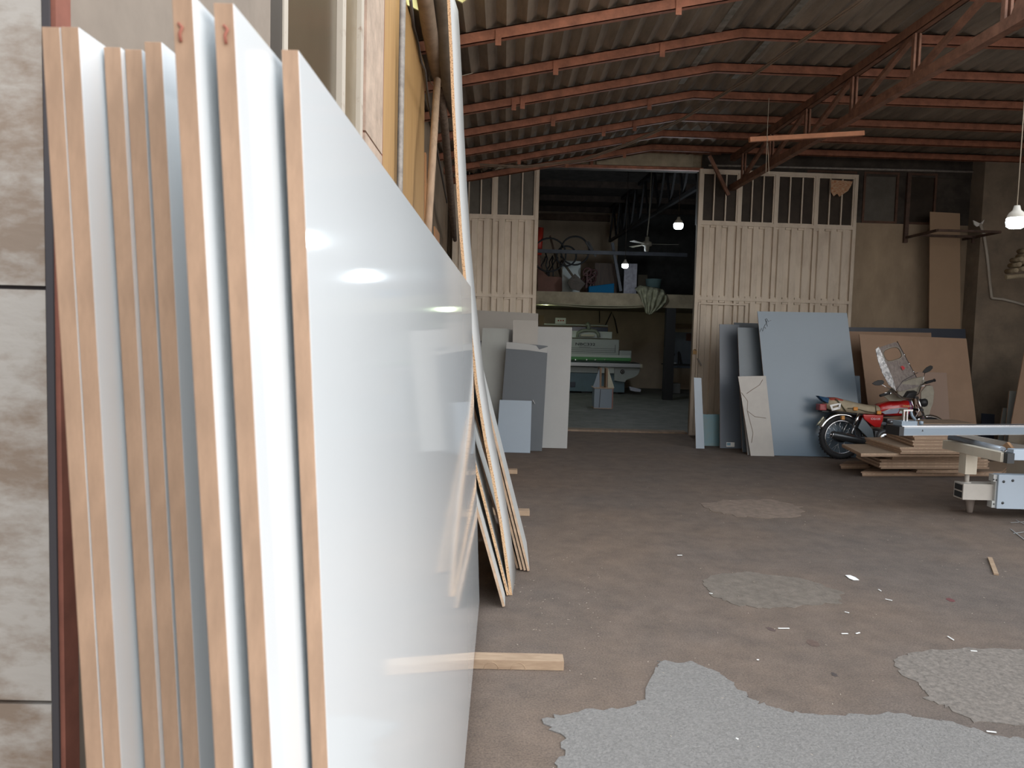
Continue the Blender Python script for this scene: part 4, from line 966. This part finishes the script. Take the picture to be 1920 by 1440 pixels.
# log rack
m=M().tube([PY(1886,520,11.6),PY(1960,514,11.6)],.035,10); o=m.build('log_shelf_pole',LOGM); tag(o,'pale horizontal pole carrying short logs at the right margin','pole')
for i,(x,y) in enumerate(((1897,508),(1903,497),(1911,505),(1914,492),(1918,480),(1922,500),(1926,488),(1907,487),(1920,470))):
    p=PY(x,y,11.6); o=M().tube([p+Vector((-.01,-.12,0)),p+Vector((0,.12,0))],.036,10).build('short_log',LOGM); tag(o,'short pale log stacked at the right margin, %s'%('leftmost of the bottom row','left end of the second row','middle of the bottom row','top of the right column but one','second from the top at the frame edge','rightmost of the bottom row','rightmost of the middle row','left end of the third row','topmost of all')[i],'log','short logs stacked at the right margin')

# =====================================================================
#  LAMPS
# =====================================================================
def bulb(px,py,Y,R,ztop,label,power,name='hanging_bulb'):
    p=PY(px,py,Y); t=thing(name,label,'light bulb',(p.x,p.y,p.z-R),'hanging lit bulbs')
    M().lathe(p,[(0,-R*.75),(R*.6,-R*.72),(R*.93,-R*.5),(R,0),(R*.98,R*.35),(R*.9,R*.45)],20).build('glass_dome',BULB,t)
    M().lathe(p,[(R*.92,R*.42),(R*.95,R*.6),(R*.75,R*1.0),(R*.42,R*1.3),(R*.3,R*1.8),(0,R*1.82)],20).build('lamp_body',LAMPB,t)
    M().tube([p+Vector((0,0,R*1.8)),Vector((p.x,p.y,ztop))],.004 if Y<8 else .006,5).build('cord',CABLE if Y>8 else ROPE,t)
    ld_=bpy.data.lights.new('bulb_light','POINT'); ld_.energy=power; ld_.shadow_soft_size=R*1.05; ld_.color=(.82,.92,1.0)
    lo=bpy.data.objects.new('bulb_light',ld_); COL.objects.link(lo); lo.parent=t; lo.location=(0,0,R*.1-R*.9)
    return t
bulb(1905,416,5.9,.068,roofz(5)-.0,'lit white bulb hanging nearest, at the right margin of the hall',14)
bulb(1272,423,14.0,.085,5.35,'lit white bulb hanging inside the doorway, larger and higher of two',35)
bulb(1172,498,17.5,.075,5.35,'lit white bulb deep in the back room, smaller and lower',30)
tb=thing('tube_lamp','small lit fluorescent tube under the mezzanine at the doorway edge','lamp',PY(1008,565,19.9))
a_=PY(990,570,19.9); b_=PY(1013,563,19.9)
M().tube([a_,b_],.02,8).build('tube',TUBE,tb); M().bar(a_+Vector((0,.03,.04)),b_+Vector((0,.03,.04)),.05,.03).build('lamp_body',LAMPB,tb)
ld_=bpy.data.lights.new('tube_light','POINT'); ld_.energy=16; ld_.shadow_soft_size=.1; ld_.color=(.80,1.0,.62)
lo=bpy.data.objects.new('tube_light',ld_); COL.objects.link(lo); lo.parent=tb; lo.location=(.2,-.08,-.1)

# =====================================================================
#  BACK ROOM
# =====================================================================
def pbox(m,x0,y0,x1,y1,Y,dp,mi=0):
    c=PY((x0+x1)/2,(y0+y1)/2,Y); sx=(x1-x0)/F*Y/2*.9975; sz=(y1-y0)/F*Y/2
    m.box(c.x-sx,c.x+sx,Y,Y+dp,c.z-sz,c.z+sz,mi); return m
# depth-direction truss
bt=thing('roof_truss','black lattice truss high in the dark back room behind the doorway','truss',PY(1148,460,22.5))
a0=PY(1143,452,22.6); a1=PY(1308,352,14.2); c0_=a0+Vector((0,0,.75)); c1_=a1+Vector((0,0,.75))
a1.z=a0.z; c0_=a0+Vector((0,0,.95)); c1_=a1+Vector((0,0,.95))
M().bar(a0,a1,.07,.07).build('bottom_chord',BLKM,bt); M().bar(c0_,c1_,.07,.07).build('top_chord',BLKM,bt)
for k in range(9):
    f0=k/9; f1=(k+.5)/9; f2=(k+1)/9
    M().bar(a0.lerp(a1,f0),c0_.lerp(c1_,f1),.045,.04).bar(c0_.lerp(c1_,f1),a0.lerp(a1,f2),.045,.04).build('diagonal',BLKM,bt)
for i,y in enumerate((15,17,19,21,22.8)):
    o=M().box(-4,7.5,y,y+.08,5.2,5.35).build('roof_joist',mat('dark_joist',(.07,.05,.04),.8,vary=.4,scale=5)); tag(o,'dark timber joist under the back room roof, %s from the doorway'%('first','second','third','fourth','fifth')[i],'beam','dark joists in the back room')
o=M().box(-4,3.1,23.3,23.42,5.02,5.2).build('wall_beam',mat('brown_wall_beam',(.14,.09,.06),.8,vary=.3,scale=5)); tag(o,'brown beam along the top of the back room wall','beam')
# post, rail
p=PY(1243,745,20.0); o=M().box(p.x-.12,p.x+.12,19.4,19.58,.005,zs-.18).build('steel_post',BLKM); tag(o,'black square steel post holding up the mezzanine','post')
zr_=PY(1150,474,19.6).z
o=M().box(-.2,4.6,19.62,19.69,zr_-.045,zr_+.045).build('mezzanine_rail',mat('dusty_dark_rail',(.05,.055,.07),.5,vary=.3,scale=5)); tag(o,'dark horizontal rail above the mezzanine storage','rail')
o=M().bar(PY(1148,455,19.75),PY(1164,546,19.75),.07,.07).build('rail_strut',mat('dusty_dark_rail',(0,0,0))); tag(o,'dark slanting strut rising from the mezzanine slab','strut')
# stored stuff on mezzanine
zt2=zs+.171; yst=19.9
def stand(name,lab,cat,x0,y0,x1,mt,Y=yst,dp=.03,lean=.0,bevel=0):
    a=PY(x0,y0,Y); b=PY(x1,y0,Y); m=M().hexa([(a.x,Y+lean,a.z),(b.x,Y+lean,a.z),(b.x,Y,zt2),(a.x,Y,zt2),(a.x,Y+lean+dp,a.z),(b.x,Y+lean+dp,a.z),(b.x,Y+dp,zt2),(a.x,Y+dp,zt2)])
    o=m.build(name,mt,bevel=bevel); tag(o,lab,cat); return o
stand('metal_panel','pale grey metal panel standing on the mezzanine behind the shovel','panel',1055,489,1089,mat('pale_metal_panel',(.40,.45,.44),.4),Y=20.4)
stand('wood_grain_board','dark wood-grain panel standing on the mezzanine behind blue tray','panel',1116,493,1158,mat('dark_wood_panel',(.12,.075,.05),.6,col2=(.07,.045,.035),scale=5,stretch=(6,1,.4)),Y=20.8)
stand('veneer_panel','mottled lilac-grey panel standing on the mezzanine beside the small bulb','panel',1171,494,1195,mat('mottled_panel',(.36,.35,.40),.5,vary=.35,scale=9),Y=20.2)
stand('brown_panel','dull brown panel on the mezzanine beside the plastic bucket','panel',1196,515,1214,mat('dull_brown',(.07,.055,.035),.8),Y=20.6)
# bucket
c=PY(1225,540,20.1); m=M().lathe((c.x,20.1,zt2),[(0,.0),(.16,.0),(.21,.40),(.22,.41),(.20,.41),(.15,.03),(0,.03)],20)
o=m.build('plastic_bucket',mat('dull_teal_plastic',(.10,.16,.16),.5)); tag(o,'dull teal plastic bucket on the mezzanine behind the draped cloth','bucket')
# barrow: half-cut brown drum
m=M(); pts=[]
Yd=20.38
outl=[(1008,546),(1008,478),(1013,478),(1014,498),(1019,510),(1028,518),(1054,519),(1054,546)]
q=[PY(x,y,Yd) for x,y in outl]; 
for v in q:
    if v.z<zt2+.05: v.z=zt2
o=M().prism(q,(0,.02,0)).build('cut_open_bin',mat('rusty_red_plastic',(.16,.06,.035),.6,vary=.15,scale=4),bevel=.01); tag(o,'rust-red cut-open plastic bin holding scrap on the mezzanine','bin')
o=M().tube([PY(1009,478,19.8),PY(1013,427,19.8)],.09,10).build('red_tube',mat('bright_red',(.40,.03,.015),.45)); tag(o,'bright red tube standing behind the left door leaf','tube')
rnd=random.Random(4)
for i in range(9):
    x=1017+((i*23)%37); yy_=20.44+i*.05; x2=min(max(x+rnd.uniform(-14,14),1016),1052); bz=PY(x2,508,yy_)
    pts=[PY(x+rnd.uniform(-8,8),470+rnd.random()*16,yy_),PY(x,484+rnd.random()*8,yy_),PY((x+x2)/2+rnd.uniform(-5,5),498,yy_),bz,Vector((bz.x,yy_,zt2+.01))]
    o=M().tube(pts,.018,6).build('scrap_rod',BLKM if i%3 else mat('pale_stick',(.22,.17,.12),.8)); tag(o,'thin scrap rod in the cut-open bin, %s from the left'%('first','second','third','fourth','fifth','sixth','seventh','eighth','ninth')[i],'rod','scrap rods in the cut-open bin')
for i in range(3):
    c=PY((1030,1078,1062)[i],(478,470,480)[i],(19.716,19.766,19.816)[i]); o=M().ring(c,(.05,1,.03),(.42,.36,.25)[i],.022,28,6).build('hose_coil',BLK); tag(o,'coil of black hose in the mezzanine scrap, %s'%('left one over the bin','right one against the wall','small middle one')[i],'hose','black hose coils on the mezzanine')
tb_=PY(1060,546,21.0); tb_.z=zt2+.03; o=M().bar(PY(1031,442,21.0),tb_,.08,.05).build('timber_batten',mat('dim_timber',(.14,.085,.055),.8)); tag(o,'brown timber end poking up from the mezzanine scrap','timber')
o=M().bar(PY(1098,453,19.72),PY(1117,481,19.72),.045,.045).bar(PY(1103,452,19.72),PY(1112,470,19.72),.04,.04).build('black_clamp',BLKM); tag(o,'black bar clamp sticking up above the mezzanine rail','clamp')
# shovel
sh=thing('shovel','dusty shovel with square blade leaning against the pale panel on the mezzanine','shovel',PY(1080,545,19.75))
M().tube([PY(1053,488,19.95),PY(1077,522,19.8)],.03,8).build('handle',mat('shovel_handle',(.09,.07,.05),.8),sh)
q=[PY(x,y,Y) for x,y,Y in ((1078,513,19.8),(1098,532,19.78),(1086,546,19.72),(1070,541,19.72),(1064,530,19.76),(1068,523,19.78))]
M().prism(q,(.0,.03,0)).build('blade',mat('rusty_blade',(.085,.065,.05),.6,vary=.3,scale=8),sh,bevel=.01)
# red machine scrap
for i,(x,y,r_) in enumerate(((1101,510,.10),(1108,522,.13),(1098,526,.09),(1113,512,.09),(1106,534,.11))):
    yc_=20.08+i*.085; pc_=PY(x,y,yc_); o=M().bar(pc_,Vector((pc_.x,pc_.y,zt2+.005)),.03,.03).ring(PY(x,y,yc_),(rnd.uniform(-.2,.2),1,rnd.uniform(-.2,.2)),r_,.022,16,6).bar(PY(x,y,yc_)+Vector((-.1,0,-.08)),PY(x,y,yc_)+Vector((.1,0,.09)),.03,.03).build('scrap_casting',mat('dark_red_iron',(.09,.03,.03),.6)); tag(o,'dark red iron scrap ring beside the wood-grain panel, %s'%('topmost','middle right','leftmost','upper right','lowest, nearest the blue tray')[i],'scrap','dark red iron scrap on the mezzanine')
m=M(); a=PY(1104,537,19.7); b=PY(1152,531,19.7)
m.hexa([(a.x,19.7,a.z),(b.x,19.7,b.z),(b.x,19.7,zt2),(a.x,19.7,zt2),(a.x,20.0,a.z),(b.x,20.0,b.z),(b.x,20.0,zt2),(a.x,20.0,zt2)])
o=m.build('blue_tray',BLUE,bevel=.02); tag(o,'bright blue plastic tray lying on the mezzanine edge','tray')
# draped cloth
m=M(); rnd=random.Random(9)
rows=[[(1190,541),(1200,535),(1213,537),(1222,539),(1232,540),(1243,543),(1250,551)],[(1196,548),(1203,546),(1213,547),(1222,550),(1232,548),(1243,552),(1250,561)],[(1200,556),(1206,556),(1214,557),(1222,560),(1231,560),(1241,561),(1249,566)],[(1204,565),(1209,567),(1215,569),(1221,572),(1229,572),(1236,574),(1242,575)],[(1208,575),(1212,578),(1216,580),(1220,582),(1226,582),(1230,582),(1233,581)],[(1210,586),(1213,588),(1216,589),(1218,590),(1220,589),(1222,588),(1224,586)]]
def interp(row,f):
    k=f*(len(row)-1); i=min(int(k),len(row)-2); g=k-i; return (row[i][0]*(1-g)+row[i+1][0]*g,row[i][1]*(1-g)+row[i+1][1]*g)
NU=36; NV=26; vs=[]
for v in range(NV):
    fv=v/(NV-1)*(len(rows)-1); i=min(int(fv),len(rows)-2); g=fv-i
    for u in range(NU):
        f=u/(NU-1); A=interp(rows[i],f); B=interp(rows[i+1],f); x=A[0]*(1-g)+B[0]*g; y=A[1]*(1-g)+B[1]*g
        dep=19.52-.10*math.sin(f*PI)+.05*math.sin(f*34+v*.25)+.03*math.sin(f*19-v*.4)+(.15 if v<3 else 0)*(3-v)/3
        vs.append(PY(x,y,dep))
fs=[[v*NU+u,v*NU+u+1,(v+1)*NU+u+1,(v+1)*NU+u] for v in range(NV-1) for u in range(NU-1)]
m.add(vs,fs,0,True); o=m.build('draped_cloth',RAG,fix=False); sm=o.modifiers.new('thick','SOLIDIFY'); sm.thickness=.012
tag(o,'olive green cloth bundle draped over the mezzanine edge','cloth')
# ceiling fan
fc=PY(1213,458,17.0)
fn=thing('ceiling_fan','cream ceiling fan with long rod in the dark back room','ceiling fan',fc)
M().lathe(fc,[(0,-.16),(.05,-.15),(.06,-.05),(.11,-.03),(.12,.0),(.10,.05),(.05,.07),(.045,.15),(.02,.17),(0,.17)],20).build('motor_housing',mat('cream_fan',(.20,.18,.14),.5),fn)
M().tube([fc+Vector((0,0,.15)),fc+Vector((.03,0,.62)),(fc.x+.04,fc.y,5.35)],.014,8).build('down_rod',mat('cream_fan',(0,0,0)),fn)
for k in range(3):
    a_=math.radians(-8+120*k); u=Vector((math.cos(a_),math.sin(a_),0)); v=Vector((-math.sin(a_),math.cos(a_),.15))
    M().prism([fc+u*.12-v*.02,fc+u*.3-v*.05,fc+u*.68-v*.06,fc+u*.68+v*.05,fc+u*.3+v*.03,fc+u*.12+v*.02],(0,0,.006)).build('blade',mat('cream_fan',(0,0,0)),fn)
# cables under mezzanine
for i,(y0,y1) in enumerate(((565,575),(568,579))):
    o=M().tube(sag(PY(1012,y0,19.5),PY(1205,y1-3,19.5),.06),.012,6).build('wall_cable',mat('pale_cable',(.33,.30,.20),.7)); tag(o,'pale cable sagging under the mezzanine slab, %s of two'%('upper','lower')[i],'cable')
# edge drilling machine
mc=thing('woodworking_machine','grey-green woodworking machine with green stripe and blue base in the back room','machine',(PY(1120,736,21)[0],21.3,.005))
Y=21.0
MG=MACH
def part(name,mt,boxes,Yq=Y,dp=.6,bevel=.01,parent=None):
    m=M()
    for b in boxes: pbox(m,*b,Yq,dp)
    return m.build(name,mt,parent or mc,bevel=bevel)
hd=part('head_cover',MG,[(1000,635,1161,664)],Y,.7)
part('head_end',MG,[(1161,657.5,1184,672)],Y+.02,.6)
part('lower_cover',mat('pale_machine',(.46,.50,.47),.45),[(1000,664,1183,671)],Y-.03,.7)
part('green_stripe',MGREEN,[(1000,669,1184,675)],Y-.05,.7)
part('pressure_shoe',mat('dark_green',(.02,.06,.03),.5),[(1000,675,1182,678)],Y-.03,.5)
m=M()
for x in (1079,1100,1116,1134): pbox(m,x-1,673.6,x+1,675.4,Y-.075,.02)
m.build('screw_head',CHROME,mc)
part('work_table',mat('pale_lilac_metal',(.44,.44,.46),.35,metal=.3),[(1000,680,1204,687)],Y-.25,1.1)
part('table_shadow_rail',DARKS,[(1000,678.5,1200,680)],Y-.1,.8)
part('table_end_stop',mat('ivory_stop',(.45,.42,.32),.5),[(1201,683,1205,690)],Y-.27,.1)
part('apron',MG,[(1000,687,1122,698)],Y-.05,.5)
part('control_box',mat('pale_machine',(0,0,0)),[(1127,688,1152,700)],Y-.15,.3)
part('base_cabinet',MACHB,[(1000,698,1172,734)],Y,.8)
part('base_recess',NAVY,[(1069,716,1079,726)],Y-.012,.02)
for q_ in ((1020,734,1030,738),(1090,734,1108,738.5),(1150,734,1158,738)): part('machine_foot',BLKM,[q_],Y+.05,.5,bevel=0)
pw=[PY(x,y,Y-.12) for x,y in ((1152,688),(1200,688),(1200,695),(1197,702),(1190,707),(1182,710),(1174,713),(1172,717),(1152,714))]
M().prism(pw,(0,.15,0)).build('side_bracket',MG,mc,bevel=.01)
kc=PY(1167,697,Y-.13); M().lathe(kc,[(0,-.03),(.05,-.03),(.058,0)],20,ax=(0,1,0)).build('hand_knob',BLKM,mc)
M().ring(kc+Vector((0,-.03,0)),(0,1,0),.03,.006,18,6).build('knob_ring',GALV,mc)
tz=PY(1079,647.5,Y-.004); text('lettering','NBC332',INK,mc,(tz.x,Y-.004,tz.z),(1,0,-.0),(0,0,1),.075,.54,bold=.02)
M().box(tz.x+.1,tz.x+.42,Y-.006,Y-.002,tz.z-.045,tz.z-.035).build('underline',INK,mc)
m=M()
for y_ in (653,656.5,660): 
    p=PY(1105,y_,Y); m.box(p.x-1.2,p.x+.72,Y-.004,Y+.01,p.z-.004,p.z+.004)
p=PY(1153,655,Y); m.box(p.x,p.x+.012,Y-.004,Y+.01,p.z-.08,p.z+.12); m.build('panel_groove',DARKS,mc)
part('upper_hood',mat('pale_machine',(0,0,0)),[(1060,621,1148,634)],Y+.15,.4)
part('upper_window',mat('navy_screen',(.02,.03,.06),.2),[(1073,613,1140,622)],Y+.25,.2)
tu=[PY(x,y,Y+.1) for x,y in ((1083,632),(1084,624),(1092,620),(1104,619),(1116,620),(1122,626),(1123,632))]
M().tube(tu,.045,10).build('suction_pipe',mat('cloudy_hose',(.22,.25,.20),.5),mc)
M().tube([PY(1104,618,Y+.1),PY(1104,610,Y+.1),PY(1100,606,Y+.1)],[.06,.05,.06],10).build('suction_hose',mat('cloudy_hose',(0,0,0)),mc)
part('hose_clamp',mat('ivory_stop',(0,0,0)),[(1089,627,1115,631)],Y-.0,.2)
part('top_rail',mat('pale_machine',(0,0,0)),[(1020,608,1140,610.5)],Y+.5,.1)
m=pbox(M(),1041,596,1061,606.8,Y+.5,.2); sw=m.build('switch_box',mat('white_switch',(.55,.57,.53),.4)); tag(sw,'small white switch box with three red buttons on top of the machine rail','switch box')
m=M()
for x in (1047,1051.5,1056): m.lathe(PY(x,601,Y+.498),[(0,-.01),(.02,-.01),(.02,0)],10,ax=(0,1,0))
m.build('red_button',mat('red_button_plastic',(.45,.05,.04),.5),sw)
m=pbox(M(),1010,591,1020,609,Y+.5,.15); o=m.build('wooden_block',mat('small_wood_block',(.16,.10,.055),.7)); tag(o,'small upright wooden block left of the white switch box','block')
o=M().tube([PY(1124,606,22.9),PY(1124,583,22.9)],.015,6).tube([PY(1135,610,22.9),PY(1147,585,22.9),PY(1153,600,22.9),PY(1158,625,22.9)],.02,6).build('wall_hose',mat('dark_hose',(.05,.035,.03),.8)); tag(o,'dark hose looped on the back room wall above the machine','hose')
# triangular board box in front of machine
bx=thing('display_box','white box stand topped with two triangular panels on the back room floor','box',PZ(1132,765,.005))
Y=16.7
pb=PY(1114,728,Y); pc=PY(1149,728,Y); z1_=pb.z
m=M().box(pb.x+.01,pc.x-.01,Y,Y+.42,.02,z1_); m.build('box_body',BLUEW,bx)
M().box(pb.x-.01,pc.x+.02,Y-.02,Y+.45,z1_,z1_+.02).build('box_lid',MDFD,bx); M().box(pb.x-.0,pc.x,Y-.01,Y+.43,.006,.02).build('box_base',MDFD,bx)
M().box(pc.x-.012,pc.x+.012,Y-.015,Y+.43,.02,z1_).build('box_side',mat('pinkish_edge',(.36,.18,.15),.7),bx)
xm=PY(1124,728,Y).x; M().prism([(xm,Y-.005,.03),(xm+.012,Y-.005,.03),(xm+.03,Y-.005,z1_-.02),(xm+.018,Y-.005,z1_-.02)],(0,.004,0)).build('door_gap',INK,bx)
zp=PY(1125,690,Y).z
for (xa,xb_,xt,mt) in ((1111.5,1124.5,1124,BLUEW),(1140,1152,1140,mat('pale_yellow_panel',(.62,.60,.47),.5))):
    A_=PY(xa,725,Y); B_=PY(xb_,725,Y); Tt=PY(xt,692,Y)
    M().prism([(A_.x,Y,z1_+.02),(B_.x,Y,z1_+.02),(Tt.x,Y,zp)],(0,.016,0)).build('triangular_panel',mt,bx)
for xx in (1126,1137.5): 
    A_=PY(xx,725,Y); M().box(A_.x-.02,A_.x+.015,Y+.0,Y+.3,z1_+.02,zp).build('upright_panel',MDFB,bx)
# right corner of back room: bench, wall board, bin
o=M().box(PY(1252,690,21.5).x,PY(1312,690,21.5).x,21.5,22.4,.80,.835).box(PY(1255,690,21.5).x,PY(1260,690,21.5).x,21.5,21.58,.006,.80).box(PY(1300,690,21.5).x,PY(1305,690,21.5).x,21.5,21.58,.006,.80).build('workbench',BLKM); tag(o,'dark workbench at the right of the back room','workbench')
m=pbox(M(),1252,623,1296,690,23.54,.055); o=m.build('wall_panel',mat('blue_grey_wall_panel',(.22,.26,.33),.5,vary=.15,scale=3)); tag(o,'blue-grey panel on the back room wall above the workbench','panel')
m=pbox(M(),1287,625,1296,639,23.49,.05); o=m.build('picture_frame',mat('reddish_frame',(.16,.07,.05),.6)); tag(o,'small reddish framed notice on the blue-grey panel','frame')
m=pbox(M(),1255,607,1310,616,23.3,.3); o=m.build('carton_row',mat('brown_carton',(.22,.15,.10),.8)); tag(o,'brown shelf board under the dark ledge in the right corner of the back room','shelf')
m=pbox(M(),1261,719,1276,738,21.7,.3); o=m.build('waste_bin',mat('grey_bin',(.17,.17,.165),.7),bevel=.02); tag(o,'small grey bin on the floor under the workbench','bin')
m=M().tube([PY(1254,683,21.9),PY(1256,672,21.9),PY(1252,664,21.9)],.04,8).tube([PY(1252,664,21.9),PY(1265,665,21.9)],.03,8).tube([PY(1258,672,21.9),PY(1263,667,21.9)],.02,8); o=m.build('bench_tool',BLKM); tag(o,'black cordless tool standing on the workbench','tool')
q=[PY(x,y,21.9) for x,y in ((1272,682),(1272,662),(1274,659),(1276,662),(1280,682),(1277,682),(1275,670),(1274,682))]
o=M().prism(q,(0,.1,0)).build('bench_clamp',BLKM); tag(o,'dark forked block standing on the workbench right of the tool','tool')
o=pbox(M(),1254,680,1268,682,21.6,.3).build('paper_stack',mat('dim_paper',(.40,.42,.46),.7)); tag(o,'pale folded paper on the workbench under the tool','paper')
q=[PY(x,y,20.9) for x,y in ((1180,725),(1190,727),(1202,730),(1201,735),(1190,734),(1182,732))]
for v in q: v.z=max(v.z,.01)
o=M().prism(q,(0,.2,0)).build('plastic_bag',mat('pale_bag',(.45,.46,.55),.5)); tag(o,'crumpled pale plastic bag on the floor beside the machine','bag')

# =====================================================================
#  SMALL LITTER
# =====================================================================
q=[PZ(x,y,.004) for x,y in ((1585,1079),(1594,1079),(1604,1083),(1611,1088),(1600,1088),(1592,1085))]
o=M().prism(q,(0,0,.003)).build('paper_scrap',mat('bright_paper',(.95,.95,.93),.6)); tag(o,'bright white leaf-shaped paper scrap in the middle of the floor','paper')
o=M().bar(PZ(1856,1046,.008),PZ(1868,1077,.008),.03,.012).build('wood_stick',TIMB); tag(o,'short brown wood stick lying on the floor at right','stick')
ch=[(1270,1041,1279,1041),(1605,1188,1612,1186),(1578,1188,1590,1188),(1647,1105,1652,1108),(1584,1147,1592,1149),(1660,1123,1673,1126),(1777,1193,1788,1200),(1820,1220,1832,1221),(1850,1371,1868,1373),(1330,1112,1336,1113),(1459,1178,1480,1178),(1380,1384,1384,1386),(1419,1237,1423,1237)]
for i,(x0,y0,x1,y1) in enumerate(ch):
    o=M().bar(PZ(x0,y0,.006),PZ(x1,y1,.006),.007,.003).build('laminate_sliver',PAPER); tag(o,'tiny white laminate sliver on the floor, '+['left of the reddish patch below the doorway','right of centre, just above the next sliver','first above the two footmark stains','just right below the white paper scrap','right of the white paper scrap, slanting','bent one right of the white paper scrap','slanting one near the rough patch top','touching the top of the rough patch','at the edge of the pale screed, lower right','on the left rim of the round old patch','thin one left of the footmark stain','small dot-like one on the pale screed','faint one above the pale screed'][i],'scrap','white laminate slivers on the floor')
rnd=random.Random(21); m=M()
for i in range(230):
    x=rnd.uniform(.1,4.5); y=rnd.uniform(2.6,9.5)
    if i<60: x=rnd.gauss(.35,.2); y=rnd.gauss(4.6,.6)
    a_=rnd.uniform(0,PI); l_=rnd.uniform(.004,.014); m.bar((x,y,.0055),(x+math.cos(a_)*l_,y+math.sin(a_)*l_,.0055),.002,.001)
o=m.build('sawdust_litter',mat('pale_litter',(.55,.47,.38),.8)); tag(o,'pale wood splinters strewn across the floor','litter',kind='stuff')
for i,(x0,y0,x1,y1) in enumerate(((1895,992,1925,1015),(1905,975,1925,985),(1895,980,1922,978),(1900,1000,1930,996))):
    o=M().bar(PZ(x0,y0,.006),PZ(x1,y1,.006),.008,.003).build('edge_strip',CREAM); tag(o,'thin pale edging strip on the floor at the right margin, %s'%('steepest one','short upper one','flat top one','lowest flat one')[i],'strip','edging strips at the right margin')
print('DONE')
